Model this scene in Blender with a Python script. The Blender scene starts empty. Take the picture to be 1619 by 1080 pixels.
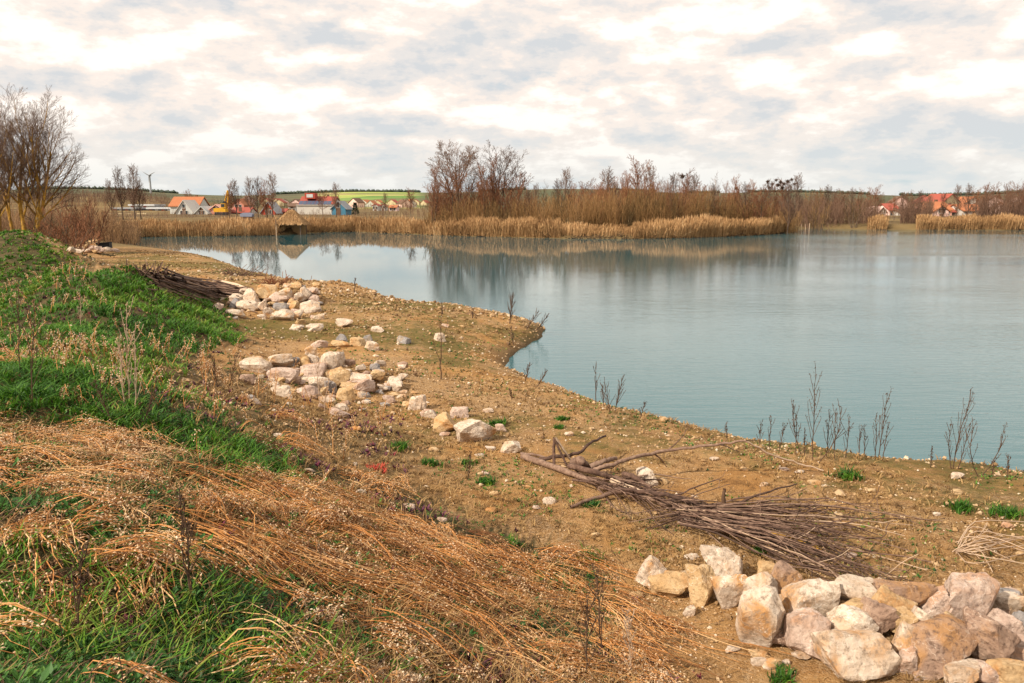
import bpy, math, random
import numpy as np
rng = np.random.default_rng(11)
random.seed(5)
SC = bpy.context.scene
COL = SC.collection
pi = math.pi

# ------------------------------------------------------------------ camera
F, CX, CY, HOR = 1259.0, 809.5, 540.0, 322.0
CAMH = 4.0
PITCH = math.atan((CY - HOR) / F)
cam_d = bpy.data.cameras.new('camera')
cam = bpy.data.objects.new('camera', cam_d); COL.objects.link(cam)
cam.location = (0, 0, CAMH)
cam.rotation_euler = (pi / 2 - PITCH, 0, 0)
cam_d.sensor_width = 36.0
cam_d.lens = 36.0 * F / 1619.0
cam_d.clip_start = 0.1; cam_d.clip_end = 20000
SC.camera = cam

# ------------------------------------------------------------------ sky and sun
SUN_EL, SUN_AZ = math.radians(38), math.radians(236)     # azimuth clockwise from +Y
W = bpy.data.worlds.new('World'); SC.world = W; W.use_nodes = True
nt = W.node_tree; N = nt.nodes; L = nt.links
N.clear()
def wn(t, **k):
    n = N.new(t)
    for a, b in k.items(): setattr(n, a, b)
    return n
def wmath(op, a, b=None, clamp=False):
    n = N.new('ShaderNodeMath'); n.operation = op; n.use_clamp = clamp
    for i, v in enumerate((a, b)):
        if v is None: continue
        if isinstance(v, (int, float)): n.inputs[i].default_value = v
        else: L.new(v, n.inputs[i])
    return n.outputs[0]
out = wn('ShaderNodeOutputWorld'); bg = wn('ShaderNodeBackground')
sky = wn('ShaderNodeTexSky'); sky.sky_type = 'NISHITA'; sky.sun_disc = False
sky.sun_elevation = SUN_EL; sky.sun_rotation = SUN_AZ; sky.dust_density = 2.0; sky.air_density = 1.0
tc = wn('ShaderNodeTexCoord'); sep = wn('ShaderNodeSeparateXYZ'); L.new(tc.outputs['Generated'], sep.inputs[0])
zc = wmath('MAXIMUM', sep.outputs[2], 0.0)
den = wmath('ADD', zc, 0.085)
ux = wmath('DIVIDE', sep.outputs[0], den); uy = wmath('DIVIDE', sep.outputs[1], den)
def cloudnoise(kx, ky, kz, scale, detail, rough, dist=0.0):
    c = wn('ShaderNodeCombineXYZ')
    L.new(wmath('ADD', wmath('MULTIPLY', ux, kx), kz), c.inputs[0]); L.new(wmath('MULTIPLY', uy, ky), c.inputs[1])
    c.inputs[2].default_value = kz
    n = wn('ShaderNodeTexNoise'); n.inputs['Scale'].default_value = scale; n.inputs['Detail'].default_value = detail
    n.inputs['Roughness'].default_value = rough; n.inputs['Distortion'].default_value = dist
    L.new(c.outputs[0], n.inputs['Vector']); return n.outputs['Fac']
def wramp(fac, stops, ease=True):
    r = wn('ShaderNodeValToRGB'); L.new(fac, r.inputs[0]); e = r.color_ramp.elements
    r.color_ramp.interpolation = 'EASE' if ease else 'LINEAR'
    while len(e) < len(stops): e.new(0.5)
    for el, (p, c) in zip(e, stops): el.position = p; el.color = (*c, 1)
    return r.outputs[0]
def wmix(f, a, b):
    m = wn('ShaderNodeMix'); m.data_type = 'RGBA'
    L.new(f, m.inputs[0]) if not isinstance(f, float) else setattr(m.inputs[0], 'default_value', f)
    for s, v in ((6, a), (7, b)):
        if isinstance(v, tuple): m.inputs[s].default_value = (*v, 1)
        else: L.new(v, m.inputs[s])
    return m.outputs[2]
def dirnoise(sx, sz, off, scale, detail, rough, dz=0.0):
    c = wn('ShaderNodeCombineXYZ'); L.new(wmath('ADD', wmath('MULTIPLY', sep.outputs[0], sx), off), c.inputs[0]); L.new(wmath('MULTIPLY', sep.outputs[1], sx), c.inputs[1]); L.new(wmath('ADD', wmath('MULTIPLY', sep.outputs[2], sz), dz), c.inputs[2])
    n = wn('ShaderNodeTexNoise'); n.inputs['Scale'].default_value = scale; n.inputs['Detail'].default_value = detail; n.inputs['Roughness'].default_value = rough; L.new(c.outputs[0], n.inputs['Vector']); return n.outputs['Fac']
n1 = cloudnoise(1.0, 1.0, 3.7, 1.5, 6, 0.5, 0.2)
d1 = dirnoise(1.0, 2.5, 2.3, 4.6, 10, 0.62); d1b = dirnoise(1.0, 2.5, 2.3, 4.6, 5, 0.5, 0.06)
n2 = cloudnoise(1.0, 1.0, 9.1, 0.45, 3, 0.5)
field = wmath('ADD', wmath('MULTIPLY', n1, 0.22), wmath('MULTIPLY', d1, 0.78))
cover = wramp(wmath('ADD', wmath('MULTIPLY', field, 0.6), wmath('MULTIPLY', n2, 0.4)), [(0.34, (0, 0, 0)), (0.40, (1, 1, 1))])
under = wmath('SUBTRACT', d1, d1b)
shade = wramp(wmath('ADD', wmath('MULTIPLY', under, 1.0), wmath('ADD', wmath('MULTIPLY', field, 1.0), 0.0)),
              [(0.33, (7.3, 7.5, 7.7)), (0.42, (8.8, 8.4, 8.1)), (0.50, (10.4, 9.25, 8.4)), (0.62, (12.8, 11.6, 10.5))])
gap = wmix(0.6, sky.outputs[0], (6.2, 8.6, 9.6))
cl = wmix(cover, gap, shade)
hz = wramp(zc, [(0.0, (1, 1, 1)), (0.13, (0, 0, 0))])
hzn = wmath('MULTIPLY', hz, 0.62)
skycol = wmix(hzn, cl, (7.3, 8.05, 8.1))
L.new(skycol, bg.inputs[0]); bg.inputs[1].default_value = 0.08
L.new(bg.outputs[0], out.inputs[0])

sd_ = bpy.data.lights.new('sun', 'SUN'); sun = bpy.data.objects.new('sun', sd_); COL.objects.link(sun)
sd_.energy = 5.0; sd_.angle = math.radians(1.2); sd_.color = (1.0, 0.88, 0.73)
sun.rotation_euler = (pi / 2 - SUN_EL, 0, pi - SUN_AZ)
sun.location = (-20, -30, 40)
vs = SC.view_settings
vs.view_transform = 'Standard'; vs.look = 'None'; vs.exposure = 0.27; vs.gamma = 1.0; vs.use_curve_mapping = False

# ------------------------------------------------------------------ pixel <-> place (the photograph's own 1619 x 1080 grid)
CA, SA = math.cos(PITCH), math.sin(PITCH)
def ray(px, py):
    u = (np.asarray(px, float) - CX) / F; v = -(np.asarray(py, float) - CY) / F
    return np.stack([u, CA + v * SA, -SA + v * CA], -1)
def onz(px, py, z=0.0):
    d = ray(px, py); t = (z - CAMH) / d[..., 2]
    return d * t[..., None] + np.array([0, 0, CAMH])
def atd(px, py, dist):
    d = ray(px, py); return d * (dist / d[..., 1])[..., None] + np.array([0, 0, CAMH])
def proj(P):
    q = P - np.array([0, 0, CAMH]); fwd = q[..., 1] * CA - q[..., 2] * SA; up = q[..., 1] * SA + q[..., 2] * CA
    fwd = np.where(fwd < 0.05, 0.05, fwd)
    return CX + F * q[..., 0] / fwd, CY - F * up / fwd

# ------------------------------------------------------------------ noise
def _h(ix, iy, iz, s):
    h = (ix.astype(np.int64) * 374761393 + iy.astype(np.int64) * 668265263 + iz.astype(np.int64) * 2147483647 + s * 974711) & 0xffffffff
    h = ((h ^ (h >> 13)) * 1274126177) & 0xffffffff
    return ((h ^ (h >> 16)) & 0xffff) / 65535.0
def vn2(x, y, s=0):
    ix = np.floor(x); iy = np.floor(y); fx = x - ix; fy = y - iy
    fx = fx * fx * (3 - 2 * fx); fy = fy * fy * (3 - 2 * fy); z = np.zeros_like(ix)
    a = _h(ix, iy, z, s); b = _h(ix + 1, iy, z, s); c = _h(ix, iy + 1, z, s); d = _h(ix + 1, iy + 1, z, s)
    return (a * (1 - fx) + b * fx) * (1 - fy) + (c * (1 - fx) + d * fx) * fy
def fbm2(x, y, o=3, s=0):
    r = 0; a = 0.5
    for i in range(o):
        r = r + a * (vn2(x, y, s + i) - 0.5); x = x * 2.03 + 7.1; y = y * 2.03 - 3.3; a *= 0.5
    return r * 2
def vn3(p, s=0):
    i = np.floor(p); f = p - i; f = f * f * (3 - 2 * f); r = 0
    for dx in (0, 1):
        for dy in (0, 1):
            for dz in (0, 1):
                w = (f[..., 0] if dx else 1 - f[..., 0]) * (f[..., 1] if dy else 1 - f[..., 1]) * (f[..., 2] if dz else 1 - f[..., 2])
                r = r + w * _h(i[..., 0] + dx, i[..., 1] + dy, i[..., 2] + dz, s)
    return r
def sst(t): t = np.clip(t, 0, 1); return t * t * (3 - 2 * t)

# ------------------------------------------------------------------ terrain
near_px = [(1619, 757), (1560, 747), (1500, 741), (1400, 729), (1330, 723), (1260, 713), (1200, 704), (1130, 691), (1060, 673), (1000, 656), (950, 641), (900, 623),
           (850, 607), (815, 592), (797, 579), (800, 566), (830, 549), (862, 529), (862, 519), (830, 509), (790, 503), (730, 496), (680, 488), (620, 476), (600, 468),
           (588, 460), (550, 457), (500, 455), (450, 446), (410, 436), (370, 421), (330, 409), (260, 399), (205, 392), (186, 386)]
far_px = [(196, 376), (250, 374.5), (350, 373.5), (430, 372.5), (500, 368), (560, 366.5), (650, 370), (720, 373), (800, 375), (890, 377), (1000, 378), (1100, 376),
          (1200, 372), (1252, 367), (1275, 361), (1330, 362), (1400, 363.5), (1500, 363.5), (1640, 364)]
nearW = onz(*np.array(near_px).T, 0.0)[:, :2]
farW = onz(*np.array(far_px).T, 0.0)[:, :2]
LAKE = np.vstack([[(140, 2), (60, 5.5), (24, 9.0), (12.5, 10.4)], nearW, farW, [(170, 124), (260, 100), (260, 10)]])
def seg_dist(x, y, A, B):
    dx, dy = B[0] - A[0], B[1] - A[1]; t = np.clip(((x - A[0]) * dx + (y - A[1]) * dy) / (dx * dx + dy * dy + 1e-9), 0, 1)
    return np.hypot(x - A[0] - t * dx, y - A[1] - t * dy), t
def inpoly(x, y, P):
    r = np.zeros(np.shape(x), bool); n = len(P)
    for i in range(n):
        x0, y0 = P[i]; x1, y1 = P[(i + 1) % n]
        c = ((y0 > y) != (y1 > y)) & (x < (x1 - x0) * (y - y0) / (y1 - y0 + 1e-12) + x0); r ^= c
    return r
def shore_sd(x, y):
    d = np.full(np.shape(x), 1e9); n = len(LAKE)
    for i in range(n):
        dd, _ = seg_dist(x, y, LAKE[i], LAKE[(i + 1) % n]); d = np.minimum(d, dd)
    return np.where(inpoly(x, y, LAKE), -d, d) + 0.20 * fbm2(np.asarray(x) * 1.1, np.asarray(y) * 1.1, 3, 201) + 0.10 * fbm2(np.asarray(x) * 3.1, np.asarray(y) * 3.1, 2, 207)
CREST = [(-0.6, -30, 2.3, 4.5), (-0.8, -4, 2.3, 4.5), (-1.1, 0, 2.4, 4.4), (-2.7, 3.5, 2.3, 4.4), (-5.0, 8, 2.25, 5.0), (-8.0, 14, 1.75, 4.4), (-10.6, 20.5, 2.55, 3.9),
         (-14.5, 25, 1.45, 4.5), (-18.6, 30, 2.95, 5.5), (-26, 37, 2.4, 7)]
HEAPS = [(onz(1390, 1000, 0.75), 1.6, 1.0, 0.30), (onz(520, 605, 0.75), 2.6, 1.4, 0.55), (onz(436, 485, 0.75), 2.7, 1.7, 0.85), (onz(140, 402, 0.9), 1.6, 1.0, 0.7),
         (onz(1270, 905, 0.7), 1.2, 0.5, 0.05), (onz(463, 363, 0.6), 4.5, 4.0, 1.0)]
def H(x, y, heap=0.6):
    x = np.asarray(x, float); y = np.asarray(y, float)
    sd = shore_sd(x, y); r = np.hypot(x, y)
    near = sst((70 - r) / 20)
    inl = np.maximum(sd, 0)
    base = 0.78 * (1 - np.exp(-inl / 1.5)) + 0.25 * sst((inl - 6) / 30)
    base = base + near * sst(inl / 1.5) * (0.10 * fbm2(x * 0.45, y * 0.45, 3, 1) + 0.035 * fbm2(x * 2.3, y * 2.3, 3, 5)) + near * 0.05 * fbm2(x * 1.1, y * 1.1, 2, 33)
    bd = np.full(np.shape(x), 1e9); bz = np.zeros(np.shape(x)); bw = np.ones(np.shape(x))
    for a, b in zip(CREST[:-1], CREST[1:]):
        dd, t = seg_dist(x, y, a, b); m = dd < bd
        bd = np.where(m, dd, bd); bz = np.where(m, a[2] + (b[2] - a[2]) * t, bz); bw = np.where(m, a[3] + (b[3] - a[3]) * t, bw)
    t = bd / bw
    prof = 1 - sst(np.clip(t * 0.97 + 0.03, 0, 1))
    land = base + np.maximum(bz - base, 0) * prof
    land = land + prof * near * (0.28 * fbm2(x * 0.55, y * 0.55, 3, 21) + 0.10 * fbm2(x * 2.1, y * 2.1, 2, 25))
    for c, rx, ry, h in HEAPS:
        q = np.hypot((x - c[0]) / rx, (y - c[1]) / ry); land = land + heap * h * (1 - sst(q))
    th = np.degrees(np.arctan2(x, y))
    hill = sst((r - 700) / 2600) * (44 + 10 * np.sin(th * 0.13 + 1.2) + 5 * np.sin(th * 0.4))
    hill = hill + 9 * np.exp(-((th + 27) / 7) ** 2) * sst((r - 300) / 250)
    land = land + hill * (1 - sst((r - 3600) / 3000) * 0.9)
    wet = -np.minimum(2.0, 0.38 * np.maximum(-sd, 0)) - 0.02
    return np.where(sd > 0, land + 0.02, wet)
GXs = np.arange(-60, 50, 0.12); GYs = np.arange(0, 76, 0.12); _gx, _gy = np.meshgrid(GXs, GYs)
_g0 = H(_gx, _gy, 0.6); _hp = np.zeros_like(_g0)
for c, rx, ry, h in HEAPS: _hp += h * (1 - sst(np.hypot((_gx - c[0]) / rx, (_gy - c[1]) / ry)))
GRID = {0.6: _g0, 1.0: np.where(_g0 > 0, _g0 + 0.4 * _hp, _g0)}
def HG(x, y, heap=0.6):
    g = GRID[heap]; fx = np.clip((x + 60) / 0.12, 0, g.shape[1] - 2.001); fy = np.clip(y / 0.12, 0, g.shape[0] - 2.001); i = fx.astype(int); j = fy.astype(int); u = fx - i; v = fy - j
    return (g[j, i] * (1 - u) + g[j, i + 1] * u) * (1 - v) + (g[j + 1, i] * (1 - u) + g[j + 1, i + 1] * u) * v
def hit(px, py, lift=0.0, heap=0.6):
    px = np.atleast_1d(np.asarray(px, float)); py = np.atleast_1d(np.asarray(py, float)); n = len(px)
    d = ray(px, py); ts = 1.2 * 1.02 ** np.arange(212); X_ = d[:, None, :] * ts[None, :, None]
    below = X_[..., 2] + CAMH < HG(X_[..., 0], X_[..., 1], heap) + lift; k = np.where(below.any(1), below.argmax(1), 211); k = np.maximum(k, 1)
    lo = ts[k - 1]; hi = ts[k]
    for _ in range(10):
        m = (lo + hi) / 2; p = d * m[:, None]; b = p[:, 2] + CAMH < HG(p[:, 0], p[:, 1], heap) + lift
        hi = np.where(b, m, hi); lo = np.where(b, lo, m)
    return d * hi[:, None] + np.array([0, 0, CAMH])
def hit1(px, py, lift=0.0, heap=0.6): return hit([px], [py], lift, heap)[0]

# ------------------------------------------------------------------ mesh and object helpers
class Acc:
    def __init__(s): s.v = []; s.q = []; s.t = []; s.a = []; s.n = 0
    def add(s, v, q=None, t=None, tint=0.5):
        v = np.asarray(v, np.float32).reshape(-1, 3)
        if q is not None and len(q): s.q.append(np.asarray(q).reshape(-1, 4) + s.n)
        if t is not None and len(t): s.t.append(np.asarray(t).reshape(-1, 3) + s.n)
        s.a.append(np.broadcast_to(np.asarray(tint, np.float32).reshape(-1), (len(v),)) if np.size(tint) in (1, len(v)) else np.repeat(np.asarray(tint, np.float32), len(v) // np.size(tint)))
        s.v.append(v); s.n += len(v); return s
    def mesh(s, name, material=None, smooth=False):
        v = np.vstack(s.v); q = np.vstack(s.q) if s.q else np.zeros((0, 4), int); t = np.vstack(s.t) if s.t else np.zeros((0, 3), int)
        me = bpy.data.meshes.new(name)
        me.vertices.add(len(v)); me.vertices.foreach_set('co', v.ravel())
        nl = len(q) * 4 + len(t) * 3; me.loops.add(nl)
        me.loops.foreach_set('vertex_index', np.concatenate([q.ravel(), t.ravel()]).astype(np.int32))
        me.polygons.add(len(q) + len(t))
        ls = np.concatenate([np.arange(len(q)) * 4, len(q) * 4 + np.arange(len(t)) * 3]).astype(np.int32)
        me.polygons.foreach_set('loop_start', ls)
        me.polygons.foreach_set('use_smooth', np.full(len(ls), smooth))
        me.update(calc_edges=True)
        at = me.attributes.new('tint', 'FLOAT', 'POINT'); at.data.foreach_set('value', np.concatenate(s.a).astype(np.float32))
        if material: me.materials.append(material)
        return me
def link(name, me, parent=None, loc=None, label=None, cat=None, group=None, kind=None):
    o = bpy.data.objects.new(name, me); COL.objects.link(o)
    if parent is not None: o.parent = parent
    if loc is not None: o.location = [float(c) for c in loc]
    for k, v in (('label', label), ('category', cat), ('group', group), ('kind', kind)):
        if v: o[k] = v
    return o
def thing(name, loc, label, cat, group=None, rz=0.0):
    o = link(name, None, None, loc, label, cat, group); o.rotation_euler.z = rz; o.empty_display_size = 0.2; return o
def copytree(src, loc, rz=0.0, sc=1.0, label=None, cat=None, group=None):
    c = src.copy(); COL.objects.link(c); c.location = [float(v) for v in loc]; c.rotation_euler.z = rz
    c.scale = sc if isinstance(sc, tuple) else (sc, sc, sc)
    if label: c['label'] = label
    if cat: c['category'] = cat
    if group: c['group'] = group
    for ch in src.children:
        k = ch.copy(); COL.objects.link(k); k.parent = c
        for g in ch.children:
            e = g.copy(); COL.objects.link(e); e.parent = k
    return c
def unit(v): return v / (np.linalg.norm(v, axis=-1, keepdims=True) + 1e-9)
def frames(P):
    T = unit(np.gradient(P, axis=1)); ref = np.where(np.abs(T[..., 2:3]) > 0.9, np.array([1.0, 0, 0]), np.array([0, 0, 1.0]))
    U = unit(np.cross(T, ref)); return T, U, np.cross(T, U)
def tubes(acc, P, R, s=3, tint=None):
    P = np.asarray(P, float); n, k, _ = P.shape; R = np.broadcast_to(R, (n, k)); _, U, V = frames(P)
    a = np.arange(s) * 2 * pi / s
    v = P[:, :, None, :] + R[:, :, None, None] * (U[:, :, None, :] * np.cos(a)[:, None] + V[:, :, None, :] * np.sin(a)[:, None])
    idx = np.arange(n * k * s).reshape(n, k, s); j = np.roll(idx, -1, 2)
    q = np.stack([idx[:, :-1], j[:, :-1], j[:, 1:], idx[:, 1:]], -1).reshape(-1, 4)
    t = np.full(n, 0.5) if tint is None else np.broadcast_to(np.asarray(tint, float), (n,))
    acc.add(v.reshape(-1, 3), q, None, np.repeat(t, k * s))
def blades(acc, P, Wd, tint, az=None):
    # ribbons of k points, last one a tip
    n, k, _ = P.shape
    az = rng.uniform(0, 2 * pi, n) if az is None else az
    S = np.stack([np.cos(az), np.sin(az), np.zeros(n)], -1)[:, None, :] * Wd[:, :, None] * 0.5
    Lv, Rv = P - S, P + S
    body = np.stack([Lv[:, :-1], Rv[:, :-1]], 2).reshape(n, -1, 3)
    v = np.concatenate([body, P[:, -1:]], 1); m = 2 * (k - 1) + 1
    b = (np.arange(n) * m)[:, None]
    q = [np.stack([b[:, 0] + 2 * i, b[:, 0] + 2 * i + 1, b[:, 0] + 2 * i + 3, b[:, 0] + 2 * i + 2], -1) for i in range(k - 2)]
    t = np.stack([b[:, 0] + m - 3, b[:, 0] + m - 2, b[:, 0] + m - 1], -1)
    acc.add(v.reshape(-1, 3), np.vstack(q) if q else None, t, np.repeat(tint, m))
def bip(acc, C, D, ln, w, tint, s=3):
    # little spindles (seed pods, buds, pebbles): a triangular bipyramid each
    n = len(C); D = unit(D); ref = np.where(np.abs(D[:, 2:3]) > 0.9, np.array([1.0, 0, 0]), np.array([0, 0, 1.0])); U = unit(np.cross(D, ref)); V = np.cross(D, U)
    a = np.arange(s) * 2 * pi / s
    ring = C[:, None] + D[:, None] * (ln * 0.45)[:, None, None] + w[:, None, None] * (U[:, None] * np.cos(a)[:, None] + V[:, None] * np.sin(a)[:, None])
    v = np.concatenate([C[:, None], ring, (C + D * ln[:, None])[:, None]], 1); b = np.arange(n) * (s + 2); f = []
    for i in range(s):
        j = (i + 1) % s; f += [np.stack([b, b + 1 + j, b + 1 + i], -1), np.stack([b + s + 1, b + 1 + i, b + 1 + j], -1)]
    acc.add(v.reshape(-1, 3), None, np.vstack(f), np.repeat(tint, s + 2))
def box(acc, x0, x1, y0, y1, z0, z1, tint=0.5):
    v = [(x, y, z) for z in (z0, z1) for y in (y0, y1) for x in (x0, x1)]
    acc.add(v, [(0, 2, 3, 1), (4, 5, 7, 6), (0, 1, 5, 4), (2, 6, 7, 3), (0, 4, 6, 2), (1, 3, 7, 5)], None, tint); return acc
def one(name, acc, material, parent=None, smooth=False, **k): return link(name, acc.mesh(name, material, smooth), parent, **k)

# ------------------------------------------------------------------ materials
def mat(name, stops, scale=6.0, rough=0.85, tintw=0.0, noisew=1.0, bump=0.0, bscale=30.0, bdist=0.01, objrand=0.0, detail=6, spec=0.3, stretch=None, transl=0.0):
    m = bpy.data.materials.new(name); m.use_nodes = True; t = m.node_tree; b = t.nodes['Principled BSDF']
    b.inputs['Roughness'].default_value = rough; b.inputs['Specular IOR Level'].default_value = spec
    co = t.nodes.new('ShaderNodeTexCoord'); vec = co.outputs['Object']
    if stretch:
        mp = t.nodes.new('ShaderNodeMapping'); mp.inputs['Scale'].default_value = stretch; t.links.new(vec, mp.inputs[0]); vec = mp.outputs[0]
    no = t.nodes.new('ShaderNodeTexNoise'); no.inputs['Scale'].default_value = scale; no.inputs['Detail'].default_value = detail; no.inputs['Roughness'].default_value = 0.6
    t.links.new(vec, no.inputs['Vector'])
    def mm(op, x, y):
        n = t.nodes.new('ShaderNodeMath'); n.operation = op
        for i, v in enumerate((x, y)):
            if isinstance(v, (int, float)): n.inputs[i].default_value = v
            else: t.links.new(v, n.inputs[i])
        return n.outputs[0]
    f = mm('ADD', mm('MULTIPLY', mm('SUBTRACT', no.outputs['Fac'], 0.5), 1.7 * noisew), 0.5 if not tintw else 0.5 * (1 - tintw))
    if tintw:
        at = t.nodes.new('ShaderNodeAttribute'); at.attribute_name = 'tint'; f = mm('ADD', f, mm('MULTIPLY', at.outputs['Fac'], tintw))
    if objrand:
        oi = t.nodes.new('ShaderNodeObjectInfo'); f = mm('ADD', f, mm('MULTIPLY', mm('SUBTRACT', oi.outputs['Random'], 0.5), objrand))
    r = t.nodes.new('ShaderNodeValToRGB'); t.links.new(f, r.inputs[0]); e = r.color_ramp.elements
    while len(e) < len(stops): e.new(0.5)
    for el, (p, c) in zip(e, stops): el.position = p; el.color = (*c, 1)
    t.links.new(r.outputs[0], b.inputs['Base Color'])
    if bump:
        bn = t.nodes.new('ShaderNodeTexNoise'); bn.inputs['Scale'].default_value = bscale; bn.inputs['Detail'].default_value = 8; t.links.new(vec, bn.inputs['Vector'])
        bu = t.nodes.new('ShaderNodeBump'); bu.inputs['Strength'].default_value = bump; bu.inputs['Distance'].default_value = bdist
        t.links.new(bn.outputs['Fac'], bu.inputs['Height']); t.links.new(bu.outputs[0], b.inputs['Normal'])
    if transl:
        tr = t.nodes.new('ShaderNodeBsdfTranslucent'); t.links.new(r.outputs[0], tr.inputs[0]); mx = t.nodes.new('ShaderNodeMixShader'); mx.inputs[0].default_value = transl
        t.links.new(b.outputs[0], mx.inputs[1]); t.links.new(tr.outputs[0], mx.inputs[2]); t.links.new(mx.outputs[0], t.nodes['Material Output'].inputs[0])
    return m
M = {}
M['grass'] = mat('grass', [(0.0, (0.014, 0.045, 0.006)), (0.4, (0.05, 0.155, 0.010)), (0.72, (0.13, 0.26, 0.018)), (1.0, (0.32, 0.28, 0.06))], 1.2, 0.6, 0.9, 0.5, transl=0.25)
M['herb'] = mat('herb', [(0.0, (0.014, 0.05, 0.014)), (0.5, (0.05, 0.15, 0.02)), (0.85, (0.14, 0.26, 0.03)), (1.0, (0.30, 0.28, 0.04))], 1.5, 0.55, 0.8, 0.5, transl=0.25)
M['straw'] = mat('straw', [(0.0, (0.10, 0.035, 0.010)), (0.4, (0.42, 0.165, 0.040)), (0.75, (0.64, 0.31, 0.10)), (1.0, (0.72, 0.48, 0.24))], 2.0, 0.7, 0.9, 0.4, transl=0.15)
M['drygrass'] = mat('dry_grass', [(0.0, (0.10, 0.055, 0.02)), (0.5, (0.30, 0.18, 0.07)), (1.0, (0.50, 0.34, 0.15))], 2.0, 0.8, 0.9, 0.4, transl=0.15)
M['pod'] = mat('seed_pod', [(0.0, (0.38, 0.19, 0.08)), (0.5, (0.62, 0.40, 0.22)), (1.0, (0.80, 0.68, 0.50))], 2.0, 0.7, 0.9, 0.3, transl=0.15)
M['weed'] = mat('dead_weed', [(0.0, (0.035, 0.02, 0.014)), (1.0, (0.16, 0.09, 0.05))], 4.0, 0.9, 0.7, 0.5)
M['purple'] = mat('purple_leaf', [(0.0, (0.04, 0.012, 0.02)), (0.6, (0.13, 0.03, 0.07)), (1.0, (0.30, 0.05, 0.05))], 4.0, 0.6, 0.9, 0.3)
M['reed'] = mat('reed', [(0.0, (0.11, 0.055, 0.022)), (0.45, (0.35, 0.20, 0.085)), (0.8, (0.52, 0.32, 0.15)), (1.0, (0.64, 0.45, 0.25))], 0.12, 0.8, 0.8, 0.7, transl=0.1)
M['root'] = mat('reed_base', [(0.0, (0.02, 0.012, 0.008)), (1.0, (0.10, 0.055, 0.03))], 0.8, 0.9, 0.6, 0.6)
M['bark'] = mat('bark', [(0.0, (0.05, 0.035, 0.025)), (1.0, (0.17, 0.12, 0.085))], 5, 0.9, 0.4, 0.6, 0.4, 14, 0.02, 0.4)
M['lichen'] = mat('lichen_bark', [(0.0, (0.10, 0.055, 0.022)), (0.4, (0.24, 0.13, 0.03)), (0.7, (0.44, 0.24, 0.03)), (1.0, (0.50, 0.40, 0.22))], 3, 0.9, 0.4, 1.0, 0.4, 20, 0.02)
M['twigbrown'] = mat('twig_brown', [(0.0, (0.07, 0.04, 0.028)), (1.0, (0.24, 0.14, 0.09))], 0.6, 0.9, 0.6, 0.5, objrand=0.5)
M['twigred'] = mat('twig_red', [(0.0, (0.11, 0.045, 0.025)), (1.0, (0.32, 0.14, 0.065))], 0.5, 0.9, 0.6, 0.5, objrand=0.5)
M['twigolive'] = mat('twig_olive', [(0.0, (0.025, 0.02, 0.010)), (0.45, (0.12, 0.075, 0.03)), (0.75, (0.22, 0.12, 0.042)), (1.0, (0.30, 0.17, 0.07))], 0.22, 0.9, 0.7, 0.9, objrand=0.5)
M['deadwood'] = mat('dead_wood', [(0.0, (0.03, 0.017, 0.012)), (0.5, (0.12, 0.068, 0.047)), (1.0, (0.30, 0.20, 0.14))], 22, 0.85, 0.8, 0.8, 0.5, 60, 0.006, stretch=(1, 1, 1))
M['palewood'] = mat('pale_wood', [(0.0, (0.30, 0.19, 0.12)), (1.0, (0.62, 0.47, 0.33))], 12, 0.85, 0.6, 0.6, 0.3, 60, 0.004)
M['gravel'] = mat('gravel', [(0.0, (0.14, 0.08, 0.04)), (0.45, (0.36, 0.225, 0.105)), (0.8, (0.48, 0.34, 0.20)), (1.0, (0.60, 0.50, 0.38))], 8, 0.9, 1.0, 0.25)

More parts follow.
